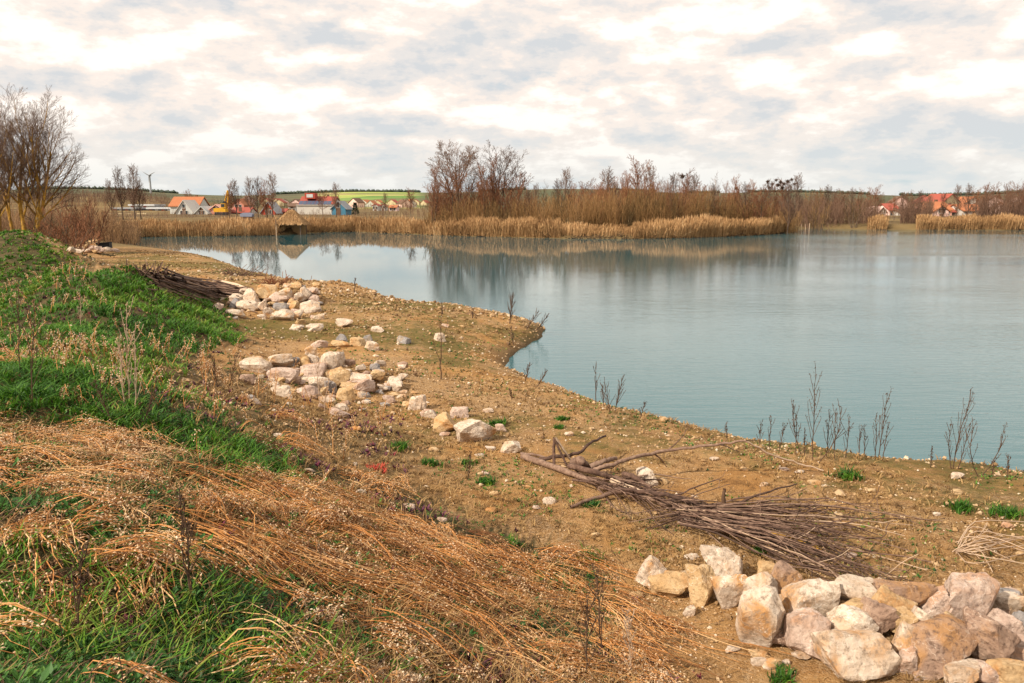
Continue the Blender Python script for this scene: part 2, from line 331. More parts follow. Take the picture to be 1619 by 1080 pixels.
def rockmat(name, a, b, c, vein):
    m = bpy.data.materials.new(name); m.use_nodes = True; t = m.node_tree; p = t.nodes['Principled BSDF']; ln = t.links.new
    p.inputs['Roughness'].default_value = 0.92; p.inputs['Specular IOR Level'].default_value = 0.2
    co = t.nodes.new('ShaderNodeTexCoord'); oi = t.nodes.new('ShaderNodeObjectInfo')
    ad = t.nodes.new('ShaderNodeVectorMath'); ad.operation = 'ADD'; ln(co.outputs['Object'], ad.inputs[0])
    sc = t.nodes.new('ShaderNodeMath'); sc.operation = 'MULTIPLY'; sc.inputs[1].default_value = 37.0; ln(oi.outputs['Random'], sc.inputs[0]); ln(sc.outputs[0], ad.inputs[1])
    def noise(s, d=6, r=0.6, dist=0.0):
        n = t.nodes.new('ShaderNodeTexNoise'); n.inputs['Scale'].default_value = s; n.inputs['Detail'].default_value = d; n.inputs['Roughness'].default_value = r; n.inputs['Distortion'].default_value = dist
        ln(ad.outputs[0], n.inputs['Vector']); return n.outputs['Fac']
    def ramp(f, st):
        r = t.nodes.new('ShaderNodeValToRGB'); ln(f, r.inputs[0]); e = r.color_ramp.elements
        while len(e) < len(st): e.new(0.5)
        for el, (q, cc) in zip(e, st): el.position = q; el.color = (*cc, 1)
        return r.outputs[0]
    def mix(f, x, y, mode='MIX'):
        n = t.nodes.new('ShaderNodeMix'); n.data_type = 'RGBA'; n.blend_type = mode
        if isinstance(f, float): n.inputs[0].default_value = f
        else: ln(f, n.inputs[0])
        for s, v in ((6, x), (7, y)):
            if isinstance(v, tuple): n.inputs[s].default_value = (*v, 1)
            else: ln(v, n.inputs[s])
        return n.outputs[2]
    w = (1, 1, 1); k = (0, 0, 0)
    c1 = mix(ramp(noise(5, 8, 0.7), [(0.35, k), (0.65, w)]), a, b)
    c2 = mix(ramp(noise(2.6, 5, 0.6, 0.6), [(0.52, k), (0.66, w)]), c1, c)
    v = t.nodes.new('ShaderNodeTexVoronoi'); v.feature = 'DISTANCE_TO_EDGE'; v.inputs['Scale'].default_value = 5.0; v.inputs['Randomness'].default_value = 1.0
    ds = t.nodes.new('ShaderNodeVectorMath'); ds.operation = 'ADD'; nn = t.nodes.new('ShaderNodeTexNoise'); nn.inputs['Scale'].default_value = 4; nn.inputs['Detail'].default_value = 5
    ln(ad.outputs[0], nn.inputs['Vector']); ln(ad.outputs[0], ds.inputs[0]); ln(nn.outputs['Color'], ds.inputs[1]); ln(ds.outputs[0], v.inputs['Vector'])
    veinf = ramp(v.outputs['Distance'], [(0.0, w), (0.035, k)])
    vm = t.nodes.new('ShaderNodeMath'); vm.operation = 'MULTIPLY'; ln(veinf, vm.inputs[0]); ln(ramp(noise(3.1), [(0.45, k), (0.6, w)]), vm.inputs[1])
    c3 = mix(vm.outputs[0], c2, vein)
    c4 = mix(ramp(noise(26, 5, 0.7), [(0.50, k), (0.66, w)]), c3, tuple(x * 0.6 for x in a))
    ln(c4, p.inputs['Base Color'])
    bu = t.nodes.new('ShaderNodeBump'); bu.inputs['Strength'].default_value = 0.9; bu.inputs['Distance'].default_value = 0.04
    ln(noise(9, 12, 0.75), bu.inputs['Height']); ln(bu.outputs[0], p.inputs['Normal'])
    return m
M['rc'] = rockmat('limestone_cream', (0.50, 0.37, 0.26), (0.68, 0.58, 0.47), (0.50, 0.27, 0.11), (0.80, 0.72, 0.62))
M['ro'] = rockmat('limestone_ochre', (0.48, 0.30, 0.14), (0.58, 0.42, 0.24), (0.46, 0.21, 0.065), (0.66, 0.54, 0.38))
M['rb'] = rockmat('limestone_brown', (0.27, 0.17, 0.12), (0.42, 0.29, 0.21), (0.40, 0.22, 0.10), (0.62, 0.50, 0.40))
M['rp'] = rockmat('limestone_pinkgrey', (0.44, 0.31, 0.24), (0.60, 0.47, 0.38), (0.46, 0.26, 0.15), (0.70, 0.60, 0.52))
M['rg'] = rockmat('limestone_grey', (0.22, 0.20, 0.19), (0.34, 0.31, 0.29), (0.36, 0.27, 0.18), (0.55, 0.50, 0.46))

# ground material
def ground_material():
    m = bpy.data.materials.new('ground'); m.use_nodes = True; t = m.node_tree; p = t.nodes['Principled BSDF']; ln = t.links.new
    p.inputs['Roughness'].default_value = 0.95; p.inputs['Specular IOR Level'].default_value = 0.15
    co = t.nodes.new('ShaderNodeTexCoord')
    def noise(s, d=6, r=0.6):
        n = t.nodes.new('ShaderNodeTexNoise'); n.inputs['Scale'].default_value = s; n.inputs['Detail'].default_value = d; n.inputs['Roughness'].default_value = r
        ln(co.outputs['Object'], n.inputs['Vector']); return n.outputs['Fac']
    def att(a):
        n = t.nodes.new('ShaderNodeAttribute'); n.attribute_name = a; return n.outputs['Fac']
    def ramp(f, st):
        r = t.nodes.new('ShaderNodeValToRGB'); ln(f, r.inputs[0]); e = r.color_ramp.elements
        while len(e) < len(st): e.new(0.5)
        for el, (q, cc) in zip(e, st): el.position = q; el.color = (*cc, 1)
        return r.outputs[0]
    def mix(f, x, y):
        n = t.nodes.new('ShaderNodeMix'); n.data_type = 'RGBA'; ln(f, n.inputs[0])
        for s, v in ((6, x), (7, y)):
            if isinstance(v, tuple): n.inputs[s].default_value = (*v, 1)
            else: ln(v, n.inputs[s])
        return n.outputs[2]
    def mm(op, x, y, cl=False):
        n = t.nodes.new('ShaderNodeMath'); n.operation = op; n.use_clamp = cl
        for i, v in enumerate((x, y)):
            if isinstance(v, (int, float)): n.inputs[i].default_value = v
            else: ln(v, n.inputs[i])
        return n.outputs[0]
    k = (0, 0, 0); w = (1, 1, 1)
    dirt = ramp(noise(1.3, 12, 0.78), [(0.32, (0.14, 0.07, 0.025)), (0.45, (0.38, 0.195, 0.065)), (0.55, (0.49, 0.27, 0.098)), (0.68, (0.62, 0.40, 0.19))])
    vo = t.nodes.new('ShaderNodeTexVoronoi'); vo.inputs['Scale'].default_value = 62; ln(co.outputs['Object'], vo.inputs['Vector'])
    sp = t.nodes.new('ShaderNodeSeparateColor'); ln(vo.outputs['Color'], sp.inputs[0])
    peb = ramp(sp.outputs[0], [(0.0, (0.20, 0.12, 0.055)), (0.5, (0.40, 0.25, 0.12)), (1.0, (0.58, 0.44, 0.28))])
    dirt = mix(mm('MULTIPLY', ramp(noise(0.9, 5), [(0.35, k), (0.6, w)]), 0.65), dirt, peb)
    moss = ramp(noise(9, 8, 0.75), [(0.32, (0.05, 0.05, 0.012)), (0.5, (0.13, 0.11, 0.025)), (0.7, (0.28, 0.17, 0.06))])
    mossf = ramp(mm('ADD', att('moss'), mm('MULTIPLY', mm('SUBTRACT', noise(2.6, 8, 0.7), 0.5), 1.5)), [(0.35, k), (0.62, w)])
    c = mix(mm('MULTIPLY', mossf, 0.85), dirt, moss)
    soil = ramp(noise(4, 8, 0.7), [(0.35, (0.045, 0.05, 0.018)), (0.55, (0.10, 0.075, 0.032)), (0.7, (0.18, 0.125, 0.06))])
    c = mix(ramp(mm('ADD', att('soil'), mm('MULTIPLY', mm('SUBTRACT', noise(3.0, 6), 0.5), 0.7)), [(0.3, k), (0.65, w)]), c, soil)
    clod = ramp(noise(7, 6, 0.7), [(0.56, k), (0.66, w)])
    c = mix(mm('MULTIPLY', clod, 0.6), c, (0.12, 0.075, 0.035))
    c = mix(att('wet'), c, (0.075, 0.05, 0.025))
    plain = ramp(noise(0.05, 6), [(0.4, (0.11, 0.075, 0.035)), (0.6, (0.20, 0.14, 0.06))])
    vf = t.nodes.new('ShaderNodeTexVoronoi'); vf.inputs['Scale'].default_value = 0.0042; vf.inputs['Randomness'].default_value = 0.9; ln(co.outputs['Object'], vf.inputs['Vector'])
    s2 = t.nodes.new('ShaderNodeSeparateColor'); ln(vf.outputs['Color'], s2.inputs[0])
    fld = ramp(s2.outputs[0], [(0.0, (0.09, 0.19, 0.04)), (0.3, (0.30, 0.36, 0.08)), (0.5, (0.14, 0.11, 0.06)), (0.7, (0.12, 0.24, 0.05)), (0.9, (0.45, 0.36, 0.14))])
    c = mix(att('far'), c, mix(att('hill'), plain, mix(att('fields'), (0.075, 0.07, 0.045), fld)))
    ln(c, p.inputs['Base Color'])
    h = mm('ADD', mm('MULTIPLY', noise(18, 10, 0.75), 1.0), mm('MULTIPLY', vo.outputs['Distance'], -0.25))
    bu = t.nodes.new('ShaderNodeBump'); bu.inputs['Strength'].default_value = 1.0; bu.inputs['Distance'].default_value = 0.06
    ln(h, bu.inputs['Height']); ln(bu.outputs[0], p.inputs['Normal'])
    return m

# zones of plant cover, drawn on the photograph's grid and read back through each point's own position
Z = {
 'green1': [(-300, 345), (0, 352), (60, 356), (115, 402), (125, 446), (190, 420), (255, 440), (335, 485), (368, 540), (300, 565), (270, 600), (300, 650), (400, 690), (450, 750), (430, 790), (380, 760), (260, 690), (0, 655), (-300, 640)],
 'green2': [(-300, 810), (70, 790), (180, 800), (260, 860), (345, 905), (400, 960), (560, 1010), (640, 1090), (640, 1300), (-300, 1300)],
 'mound': [(125, 446), (190, 420), (255, 440), (335, 485), (368, 545), (300, 560), (210, 530), (150, 500)],
 'straw1': [(-300, 655), (60, 655), (200, 690), (300, 690), (325, 760), (300, 830), (240, 880), (190, 800), (60, 790), (-300, 800)],
 'straw2': [(330, 700), (430, 760), (560, 800), (740, 850), (900, 890), (1010, 970), (1040, 1040), (900, 1050), (760, 1020), (600, 960), (430, 900), (340, 830)],
 'straw3': [(520, 1010), (700, 990), (900, 1050), (1050, 1060), (1060, 1300), (520, 1300)],
 'mixed': [(250, 560), (370, 540), (420, 600), (520, 640), (680, 660), (690, 720), (600, 740), (700, 800), (800, 860), (900, 890), (740, 850), (560, 800), (440, 760), (400, 690), (290, 640)],
 'dryside': [(0, 400), (110, 405), (130, 450), (210, 530), (300, 560), (280, 640), (0, 600)],
}
Z = {k: np.array(v, float) for k, v in Z.items()}
def zone(k, P): px, py = proj(P); return inpoly(px, py, Z[k])

# ------------------------------------------------------------------ ground sheet (rings round the standing point, finer where one stands)
rr = np.concatenate([[0.0], 0.9 * 1.0195 ** np.arange(0, 470)])
th = np.radians(np.concatenate([np.arange(-180, -50, 4.0), np.arange(-50, 50, 0.24), np.arange(50, 180, 4.0)]))
nr, nth = len(rr), len(th)
X = rr[:, None] * np.sin(th); Y = rr[:, None] * np.cos(th); ZZ = H(X, Y)
G = np.stack([X, Y, ZZ], -1)
idx = np.arange(nr * nth).reshape(nr, nth); j = np.roll(idx, -1, 1)
q = np.stack([idx[:-1], j[:-1], j[1:], idx[1:]], -1).reshape(-1, 4)
ga = Acc(); ga.add(G.reshape(-1, 3), q)
gm = ga.mesh('ground', ground_material(), True)
Pf = G.reshape(-1, 3); sdf = shore_sd(Pf[:, 0], Pf[:, 1]); rf = np.hypot(Pf[:, 0], Pf[:, 1])
soil = np.zeros(len(Pf)); mtop = np.zeros(len(Pf)); msh = np.zeros(len(Pf))
for q_ in range(10):                                           # soft, ragged edges
    sc_ = 0.10 + 0.035 * rf
    Pj = Pf + np.stack([rng.normal(size=len(Pf)) * sc_ * 0.7 + sc_ * 1.6 * fbm2(Pf[:, 0] * 0.9, Pf[:, 1] * 0.9, 3, 91), rng.normal(size=len(Pf)) * sc_ * 0.9 + sc_ * 2 * fbm2(Pf[:, 0] * 0.9, Pf[:, 1] * 0.9, 3, 95), np.zeros(len(Pf))], -1)
    s1 = np.zeros(len(Pf))
    for k in ('green1', 'green2', 'straw1', 'straw2', 'straw3', 'mound', 'dryside'): s1 = np.maximum(s1, zone(k, Pj) * 1.0)
    s1 = np.maximum(s1, zone('mixed', Pj) * 0.5); soil += s1 / 10
    pj = proj(Pj)
    mtop += 0.1 * inpoly(*pj, np.array([(400, 460), (600, 470), (860, 510), (860, 540), (780, 570), (650, 600), (560, 560), (500, 520), (380, 520)], float))
    msh += 0.1 * inpoly(*pj, np.array([(1130, 740), (1400, 750), (1640, 790), (1640, 900), (1480, 880), (1200, 800)], float))
soil[Pf[:, 1] < 1.2] = 0.9
moss = 0.27 + 0.9 * fbm2(Pf[:, 0] * 0.35, Pf[:, 1] * 0.35, 3, 71)
moss = moss + 0.36 * mtop + 0.16 * msh
far = sst((rf - 62) / 10); hil = sst((rf - 420) / 200)
wet = np.clip(1.15 - np.maximum(sdf, 0) / 0.5, 0, 1) * 0.8 + (sdf < 0) * 0.9
azd = np.degrees(np.arctan2(Pf[:, 0], Pf[:, 1])); fields = 0.12 + 0.88 * sst((azd + 15) / 3) * sst((-5.5 - azd) / 2)
for nm, arr in (('fields', fields), ('soil', soil), ('moss', moss), ('far', far), ('hill', hil), ('wet', np.clip(wet, 0, 1))):
    a = gm.attributes.new(nm, 'FLOAT', 'POINT'); a.data.foreach_set('value', arr.astype(np.float32))
link('ground', gm, kind='structure', label='sandy stony lakeside ground running back to far fields')

# ------------------------------------------------------------------ water
def water_material():
    m = bpy.data.materials.new('lake_water'); m.use_nodes = True; t = m.node_tree; p = t.nodes['Principled BSDF']; ln = t.links.new
    t.nodes.remove(p); df = t.nodes.new('ShaderNodeBsdfDiffuse'); df.inputs[0].default_value = (0.026, 0.112, 0.130, 1); gl = t.nodes.new('ShaderNodeBsdfGlossy'); gl.inputs['Roughness'].default_value = 0.02; gl.inputs[0].default_value = (0.97, 0.98, 0.97, 1)
    fr = t.nodes.new('ShaderNodeFresnel'); fr.inputs[0].default_value = 1.55; mxs = t.nodes.new('ShaderNodeMixShader'); ln(fr.outputs[0], mxs.inputs[0]); ln(df.outputs[0], mxs.inputs[1]); ln(gl.outputs[0], mxs.inputs[2]); ln(mxs.outputs[0], t.nodes['Material Output'].inputs[0])
    co = t.nodes.new('ShaderNodeTexCoord')
    def noise(s, d, st, r=0.55):
        mp = t.nodes.new('ShaderNodeMapping'); mp.inputs['Scale'].default_value = st; ln(co.outputs['Object'], mp.inputs[0])
        n = t.nodes.new('ShaderNodeTexNoise'); n.inputs['Scale'].default_value = s; n.inputs['Detail'].default_value = d; n.inputs['Roughness'].default_value = r
        ln(mp.outputs[0], n.inputs['Vector']); return n.outputs['Fac']
    def mm(op, x, y, cl=False):
        n = t.nodes.new('ShaderNodeMath'); n.operation = op; n.use_clamp = cl
        for i, v in enumerate((x, y)):
            if isinstance(v, (int, float)): n.inputs[i].default_value = v
            else: ln(v, n.inputs[i])
        return n.outputs[0]
    at = t.nodes.new('ShaderNodeAttribute'); at.attribute_name = 'breeze'
    small = noise(2.4, 5, (0.42, 1.5, 1), 0.6); big = noise(0.5, 2, (0.6, 1.0, 1))
    patch = mm('MULTIPLY', mm('SUBTRACT', noise(0.09, 3, (0.5, 1, 1)), 0.32), 2.4, True)
    hgt = mm('ADD', mm('MULTIPLY', small, 0.075), mm('MULTIPLY', big, 0.045))
    amp = mm('MULTIPLY', at.outputs['Fac'], mm('ADD', 0.35, mm('MULTIPLY', patch, 0.8)))
    bu = t.nodes.new('ShaderNodeBump'); bu.inputs['Strength'].default_value = 1.0; bu.inputs['Distance'].default_value = 1.0
    ln(mm('MULTIPLY', hgt, amp), bu.inputs['Height']); ln(bu.outputs[0], gl.inputs['Normal']); ln(bu.outputs[0], fr.inputs['Normal'])
    return m
gx = np.linspace(-80, 260, 171); gy = np.linspace(3, 150, 75); GX, GY = np.meshgrid(gx, gy)
wa = Acc(); ii = np.arange(GX.size).reshape(GX.shape)
wa.add(np.stack([GX, GY, np.zeros_like(GX)], -1).reshape(-1, 3), np.stack([ii[:-1, :-1], ii[:-1, 1:], ii[1:, 1:], ii[1:, :-1]], -1).reshape(-1, 4))
wm = wa.mesh('lake_water', water_material(), True)
br = 0.16 + 0.84 * sst((GX + 0.20 * (GY - 20) * 0 + 10) / 55) * sst((125 - GY) / 30 + 0.2)
br = br * (0.25 + 0.75 * sst((55 - GY) / 40)) * (0.5 + 0.5 * sst((GX + 15) / 30)) 
br = np.where((GX > 18) & (GY > 62), np.maximum(br, 0.8 * sst((GX - 18) / 14) * sst((112 - GY) / 8)), br)
br = br * (1 - 0.8 * sst((GY - 48) / 16) * sst((30 - GX) / 12))
a = wm.attributes.new('breeze', 'FLOAT', 'POINT'); a.data.foreach_set('value', br.ravel().astype(np.float32))
link('lake_water', wm, kind='structure', label='calm teal gravel-pit lake reflecting trees and cloud')

# ------------------------------------------------------------------ bare trees
def grow(S, D, ln, k, wob, trop):
    n = len(S); P = np.zeros((n, k, 3)); P[:, 0] = S; d = unit(D); st = ln / (k - 1)
    for i in range(1, k):
        d = unit(d + wob * rng.normal(size=(n, 3)) + np.array([0, 0, trop])); P[:, i] = P[:, i - 1] + d * st[:, None]
    return P
def spawn(P, R, ln, m, tr, ang, lf, k, wob, trop, rf=0.55, az0=None):
    n, kk, _ = P.shape
    t = (np.arange(m) + rng.uniform(0, 1, (n, m))) / m; t = tr[0] + (tr[1] - tr[0]) * t
    f = t * (kk - 1); i = np.minimum(f.astype(int), kk - 2); fr = (f - i)[..., None]; r = np.arange(n)[:, None]
    S = P[r, i] * (1 - fr) + P[r, i + 1] * fr; T = unit(P[r, i + 1] - P[r, i])
    ref = np.where(np.abs(T[..., 2:3]) > 0.9, np.array([1.0, 0, 0]), np.array([0, 0, 1.0])); U = unit(np.cross(T, ref)); V = np.cross(T, U)
    az = rng.uniform(0, 2 * pi, (n, 1)) + np.arange(m) * 2.4 + rng.normal(size=(n, m)) * 0.4
    a = np.radians(ang) * rng.uniform(0.7, 1.3, (n, m))
    D = np.cos(a)[..., None] * T + np.sin(a)[..., None] * (np.cos(az)[..., None] * U + np.sin(az)[..., None] * V)
    l2 = ln[:, None] * lf * (1.15 - 0.6 * t) * rng.uniform(0.7, 1.25, (n, m))
    Rl = R[r, i] * (1 - fr[..., 0]) + R[r, i + 1] * fr[..., 0]
    S, D, l2, r0 = S.reshape(-1, 3), D.reshape(-1, 3), l2.ravel(), Rl.ravel() * rf
    P2 = grow(S, D, l2, k, wob, trop); R2 = r0[:, None] * np.linspace(1, 0.4, k)
    return P2, R2, l2
def bare_tree(trunks, h, r0, levels, wob=0.05, trop=0.03, rmin=0.006, k0=8, lean=0.0, fork=0.08, limbs=False):
    # trunks: list of (dx,dy,lean_x,lean_y,height factor)
    S = np.array([(t[0], t[1], 0.0) for t in trunks]); D = np.array([(t[2], t[3], 1.0) for t in trunks]); ln = np.array([h * t[4] for t in trunks])
    P = grow(S, D, ln, k0, wob, trop); R = r0 * (ln / h)[:, None] * np.linspace(1, 0.22, k0); R[:, 0] *= 1.25
    tk = Acc(); tubes(tk, P, R, 8, rng.uniform(0, 1, len(P)))
    cr = Acc()
    for q_, (m, tr, ang, lf, k, wb, tp) in enumerate(levels):
        P, R, ln = spawn(P, R, ln, m, tr, ang, lf, k, wb, tp)
        R = np.maximum(R, rmin)
        tubes(tk if (limbs and q_ == 0) else cr, P, R, 5 if q_ == 0 else 3, rng.uniform(0, 1, len(P)))
    return tk, cr
KIND = {}
def kind(nm, mt, mc, *a, **k):
    tk, cr = bare_tree(*a, **k); KIND[nm] = (tk.mesh('trunk', M[mt], True), cr.mesh('crown', M[mc], True))
kind('spread1', 'bark', 'twigbrown', [(0, 0, 0.02, 0, 0.9)], 12, 0.30, [(12, (0.2, 0.98), 46, 0.68, 7, 0.08, 0.10), (10, (0.2, 1.0), 34, 0.5, 5, 0.10, 0.08), (7, (0.25, 1.0), 36, 0.5, 4, 0.12, 0.05), (4, (0.3, 1.0), 32, 0.6, 3, 0.12, 0.05)], rmin=0.0145)
kind('spread2', 'bark', 'twigbrown', [(0, 0, -0.06, 0, 0.85), (0.35, 0.1, 0.10, 0.05, 0.95)], 12, 0.26, [(9, (0.2, 0.98), 40, 0.6, 7, 0.08, 0.12), (7, (0.3, 1.0), 34, 0.5, 5, 0.12, 0.07), (6, (0.25, 1.0), 36, 0.5, 4, 0.14, 0.05), (4, (0.3, 1.0), 32, 0.6, 3, 0.12, 0.05)], rmin=0.0145)
kind('poplar', 'bark', 'twigbrown', [(0, 0, 0.02, 0, 1.0)], 9, 0.14, [(30, (0.2, 0.98), 34, 0.34, 5, 0.08, 0.16), (9, (0.2, 1.0), 30, 0.45, 4, 0.12, 0.10), (4, (0.3, 1.0), 30, 0.5, 3, 0.12, 0.05)], rmin=0.0145)
kind('poplar2', 'bark', 'twigred', [(0, 0, -0.03, 0, 1.0), (0.3, 0, 0.06, 0, 0.8)], 9, 0.12, [(24, (0.15, 0.98), 30, 0.34, 5, 0.08, 0.18), (8, (0.2, 1.0), 30, 0.45, 4, 0.12, 0.10), (3, (0.3, 1.0), 30, 0.5, 3, 0.12, 0.05)], rmin=0.0145)
kind('roundtop', 'bark', 'twigred', [(0, 0, 0.0, 0, 0.8)], 8, 0.15, [(16, (0.25, 0.98), 42, 0.50, 5, 0.10, 0.10), (9, (0.2, 1.0), 36, 0.48, 4, 0.12, 0.06), (6, (0.25, 1.0), 36, 0.5, 3, 0.14, 0.05)], rmin=0.0145)
kind('willow', 'bark', 'twigolive', [(0.5 * math.cos(a), 0.5 * math.sin(a), 0.30 * math.cos(a), 0.30 * math.sin(a), 0.7 + 0.3 * ((i * 7) % 5) / 5) for i, a in enumerate(np.arange(7) * 0.9)], 6, 0.07,
     [(9, (0.15, 0.98), 28, 0.42, 4, 0.08, 0.12), (6, (0.2, 1.0), 28, 0.45, 3, 0.12, 0.08)], rmin=0.0145)
kind('willowred', 'bark', 'twigred', [(0.4 * math.cos(a), 0.4 * math.sin(a), 0.22 * math.cos(a), 0.22 * math.sin(a), 0.7 + 0.3 * ((i * 3) % 5) / 5) for i, a in enumerate(np.arange(8) * 0.8)], 6, 0.06,
     [(10, (0.15, 0.98), 24, 0.40, 4, 0.08, 0.14), (6, (0.2, 1.0), 26, 0.45, 3, 0.12, 0.08)], rmin=0.0145)
kind('birch', 'palewood', 'twigbrown', [(0, 0, 0.05, 0, 1.0)], 8, 0.07, [(14, (0.45, 0.98), 34, 0.26, 4, 0.10, 0.10), (6, (0.2, 1.0), 34, 0.45, 3, 0.12, 0.02)], rmin=0.012)
HK = {'spread1': 12, 'spread2': 12, 'poplar': 9, 'poplar2': 9, 'roundtop': 8, 'willow': 6, 'willowred': 6, 'birch': 8}
def tree(kd, px, ptop, dist, label, cat='tree', group=None, name='bare_tree', wide=1.0, zoff=0.0):
    p = atd(np.float64(px), np.float64(330), dist); z = float(H(p[0], p[1])) - 0.05 + zoff
    top = atd(np.float64(px), np.float64(ptop), dist)[2]; me0, me1 = KIND[kd]
    zt = HT[kd] if kd in HT else float(np.percentile(np.array([v.co.z for v in me1.vertices]), 98.5)); HT[kd] = zt
    s = (top - z) / zt
    o = thing(name, (p[0], p[1], z), label, cat, group, rng.uniform(0, 6.28)); o.scale = (s * wide, s * wide, s)
    link('trunk', me0, o); link('crown', me1, o); return o
HT = {}
def ordn(i): return ['first', 'second', 'third', 'fourth', 'fifth', 'sixth', 'seventh', 'eighth', 'ninth', 'tenth', 'eleventh', 'twelfth', 'thirteenth', 'fourteenth', 'fifteenth', 'sixteenth', 'seventeenth', 'eighteenth', 'nineteenth', 'twentieth', 'twenty-first', 'twenty-second', 'twenty-third', 'twenty-fourth'][i]

# the two big crowns on the reed spit and the smaller trees round them
tree('spread1', 731, 226, 112, 'tallest broad bare tree on the reed spit, dark open crown', wide=1.25)
tree('spread2', 790, 231, 114, 'second tall bare tree on the spit, just right of the tallest', wide=1.05)
g = 'small trees round the two tall bare trees'
for i, (kd, px, pt) in enumerate([('poplar2', 683, 264), ('willowred', 700, 285), ('roundtop', 716, 268), ('willowred', 752, 285), ('poplar2', 766, 262), ('poplar2', 778, 250), ('willowred', 806, 280), ('roundtop', 818, 268)]):
    tree(kd, px, pt, 106 + (i * 5) % 9, f'reddish young tree, {ordn(i)} from the left in the clump under the two tall crowns', group=g)
spit = [('poplar', 846, 292), ('birch', 860, 286), ('poplar', 893, 268), ('poplar', 880, 285), ('willow', 872, 300), ('poplar2', 910, 290), ('roundtop', 930, 284), ('poplar', 962, 267), ('roundtop', 958, 276), ('poplar2', 985, 280), ('roundtop', 1008, 250), ('poplar', 1024, 262),
        ('birch', 1041, 276), ('poplar', 1061, 276), ('roundtop', 1082, 270), ('poplar', 1094, 276), ('birch', 1118, 288), ('birch', 1135, 273), ('poplar2', 1156, 280), ('poplar2', 1162, 292), ('roundtop', 1190, 286), ('poplar', 1212, 286), ('roundtop', 1238, 284), ('poplar', 1257, 277)]
spit = [t for i_, t in enumerate(spit)]
spit2 = [('poplar', 836, 300), ('roundtop', 904, 298), ('poplar2', 922, 296), ('roundtop', 945, 290), ('poplar', 973, 288), ('poplar2', 996, 276), ('roundtop', 1034, 284), ('poplar2', 1050, 290), ('willowred', 1072, 292), ('roundtop', 1106, 290), ('poplar', 1127, 292), ('poplar2', 1146, 290), ('poplar', 1176, 290), ('roundtop', 1202, 294), ('poplar2', 1224, 292), ('poplar', 1247, 290)]
spit2.sort(key=lambda t: t[1])
for i, (kd, px, pt) in enumerate(spit2): tree(kd, px, pt, 106 + (i * 5) % 8, f'shorter bare tree in front of the spit thicket, {ordn(i)} from the left', group='shorter trees in the thicket')
spit.sort(key=lambda t: t[1])
for i, (kd, px, pt) in enumerate(spit):
    tree(kd, px, pt, 112 + (i * 7) % 13, f'bare tree rising above the thicket on the spit, {ordn(i)} from the left', group='trees above the thicket')
rt = [('willow', 1283, 298), ('poplar', 1306, 294), ('roundtop', 1330, 300), ('poplar', 1345, 298), ('poplar2', 1362, 300), ('roundtop', 1382, 294), ('roundtop', 1436, 302), ('poplar', 1452, 302), ('poplar', 1492, 306), ('poplar', 1513, 293), ('poplar', 1530, 292),
      ('poplar2', 1553, 292), ('roundtop', 1570, 290), ('poplar2', 1586, 290), ('roundtop', 1603, 289), ('poplar2', 1622, 290), ('roundtop', 1294, 300), ('poplar', 1320, 302), ('poplar2', 1370, 304), ('roundtop', 1415, 310), ('poplar', 1426, 306), ('poplar2', 1470, 308), ('roundtop', 1542, 298)]
rt.sort(key=lambda t: t[1])
for i, (kd, px, pt) in enumerate(rt):
    tree(kd, px, pt, 138 + (i * 11) % 22, f'bare tree on the right-hand far bank, {ordn(i)} from its left end', group='trees on the right far bank')
lt = [('poplar', 176, 285, 150), ('poplar', 193, 266, 150), ('poplar', 212, 262, 150), ('poplar', 222, 284, 152), ('roundtop', 300, 300, 260), ('poplar2', 362, 290, 160), ('poplar', 374, 285, 160), ('poplar', 396, 281, 158), ('poplar', 408, 281, 160), ('poplar', 430, 275, 150), ('poplar2', 422, 284, 152), ('roundtop', 510, 300, 175), ('poplar', 531, 290, 178), ('poplar', 609, 305, 240), ('roundtop', 650, 298, 150)]
for i, (kd, px, pt, dd) in enumerate(lt):
    tree(kd, px, pt, dd, f'slim bare tree before the village, {ordn(i)} from the left', group='trees before the village')
# rooks' nests
nm_ = Acc(); c = rng.normal(size=(70, 3)); c = unit(c) * rng.uniform(0.1, 0.42, (70, 1)) * np.array([1, 1, 0.75])
tubes(nm_, np.stack([c, c + rng.normal(size=(70, 3)) * 0.13, c + rng.normal(size=(70, 3)) * 0.26], 1), 0.022, 3, rng.uniform(0, .5, 70))
th_ = np.linspace(0, 2 * pi, 9)[:-1]; nest_me = nm_
bip(nm_, unit(rng.normal(size=(40, 3))) * 0.16, rng.normal(size=(40, 3)), np.full(40, 0.26), np.full(40, 0.10), rng.uniform(0, .4, 40))
nest_mesh = nm_.mesh('nest', M['weed'])
for i, (px, py, dd) in enumerate([(1079, 279, 116), (1164, 298, 117), (1214, 287, 116), (1221, 291, 116.4), (1227, 285, 117), (1234, 288, 118), (1240, 291, 118.4), (1246, 287, 118), (1252, 284, 119), (1256, 291, 119.4), (1217, 297, 116.4), (1237, 297, 118.2), (1230, 293, 117.6)]):
    lab = 'dark stick nest alone in the twin-topped tree at mid spit' if i == 0 else ('dark stick nest low in the reddish tree left of the rookery' if i == 1 else 'dark stick nest in the rookery trees at the spit end')
    o = link('bird_nest', nest_mesh, None, atd(np.float64(px), np.float64(py), dd), lab, 'nest', None if i < 2 else 'rookery nests'); s = 0.62 * (1.35 if i == 0 else rng.uniform(0.75, 1.1)); o.scale = (s, s, s); o.rotation_euler.z = i

M['scrub'] = mat('scrub', [(0.0, (0.09, 0.05, 0.03)), (0.5, (0.20, 0.115, 0.06)), (1.0, (0.34, 0.20, 0.09))], 0.5, 0.9, 0.7, 0.6)
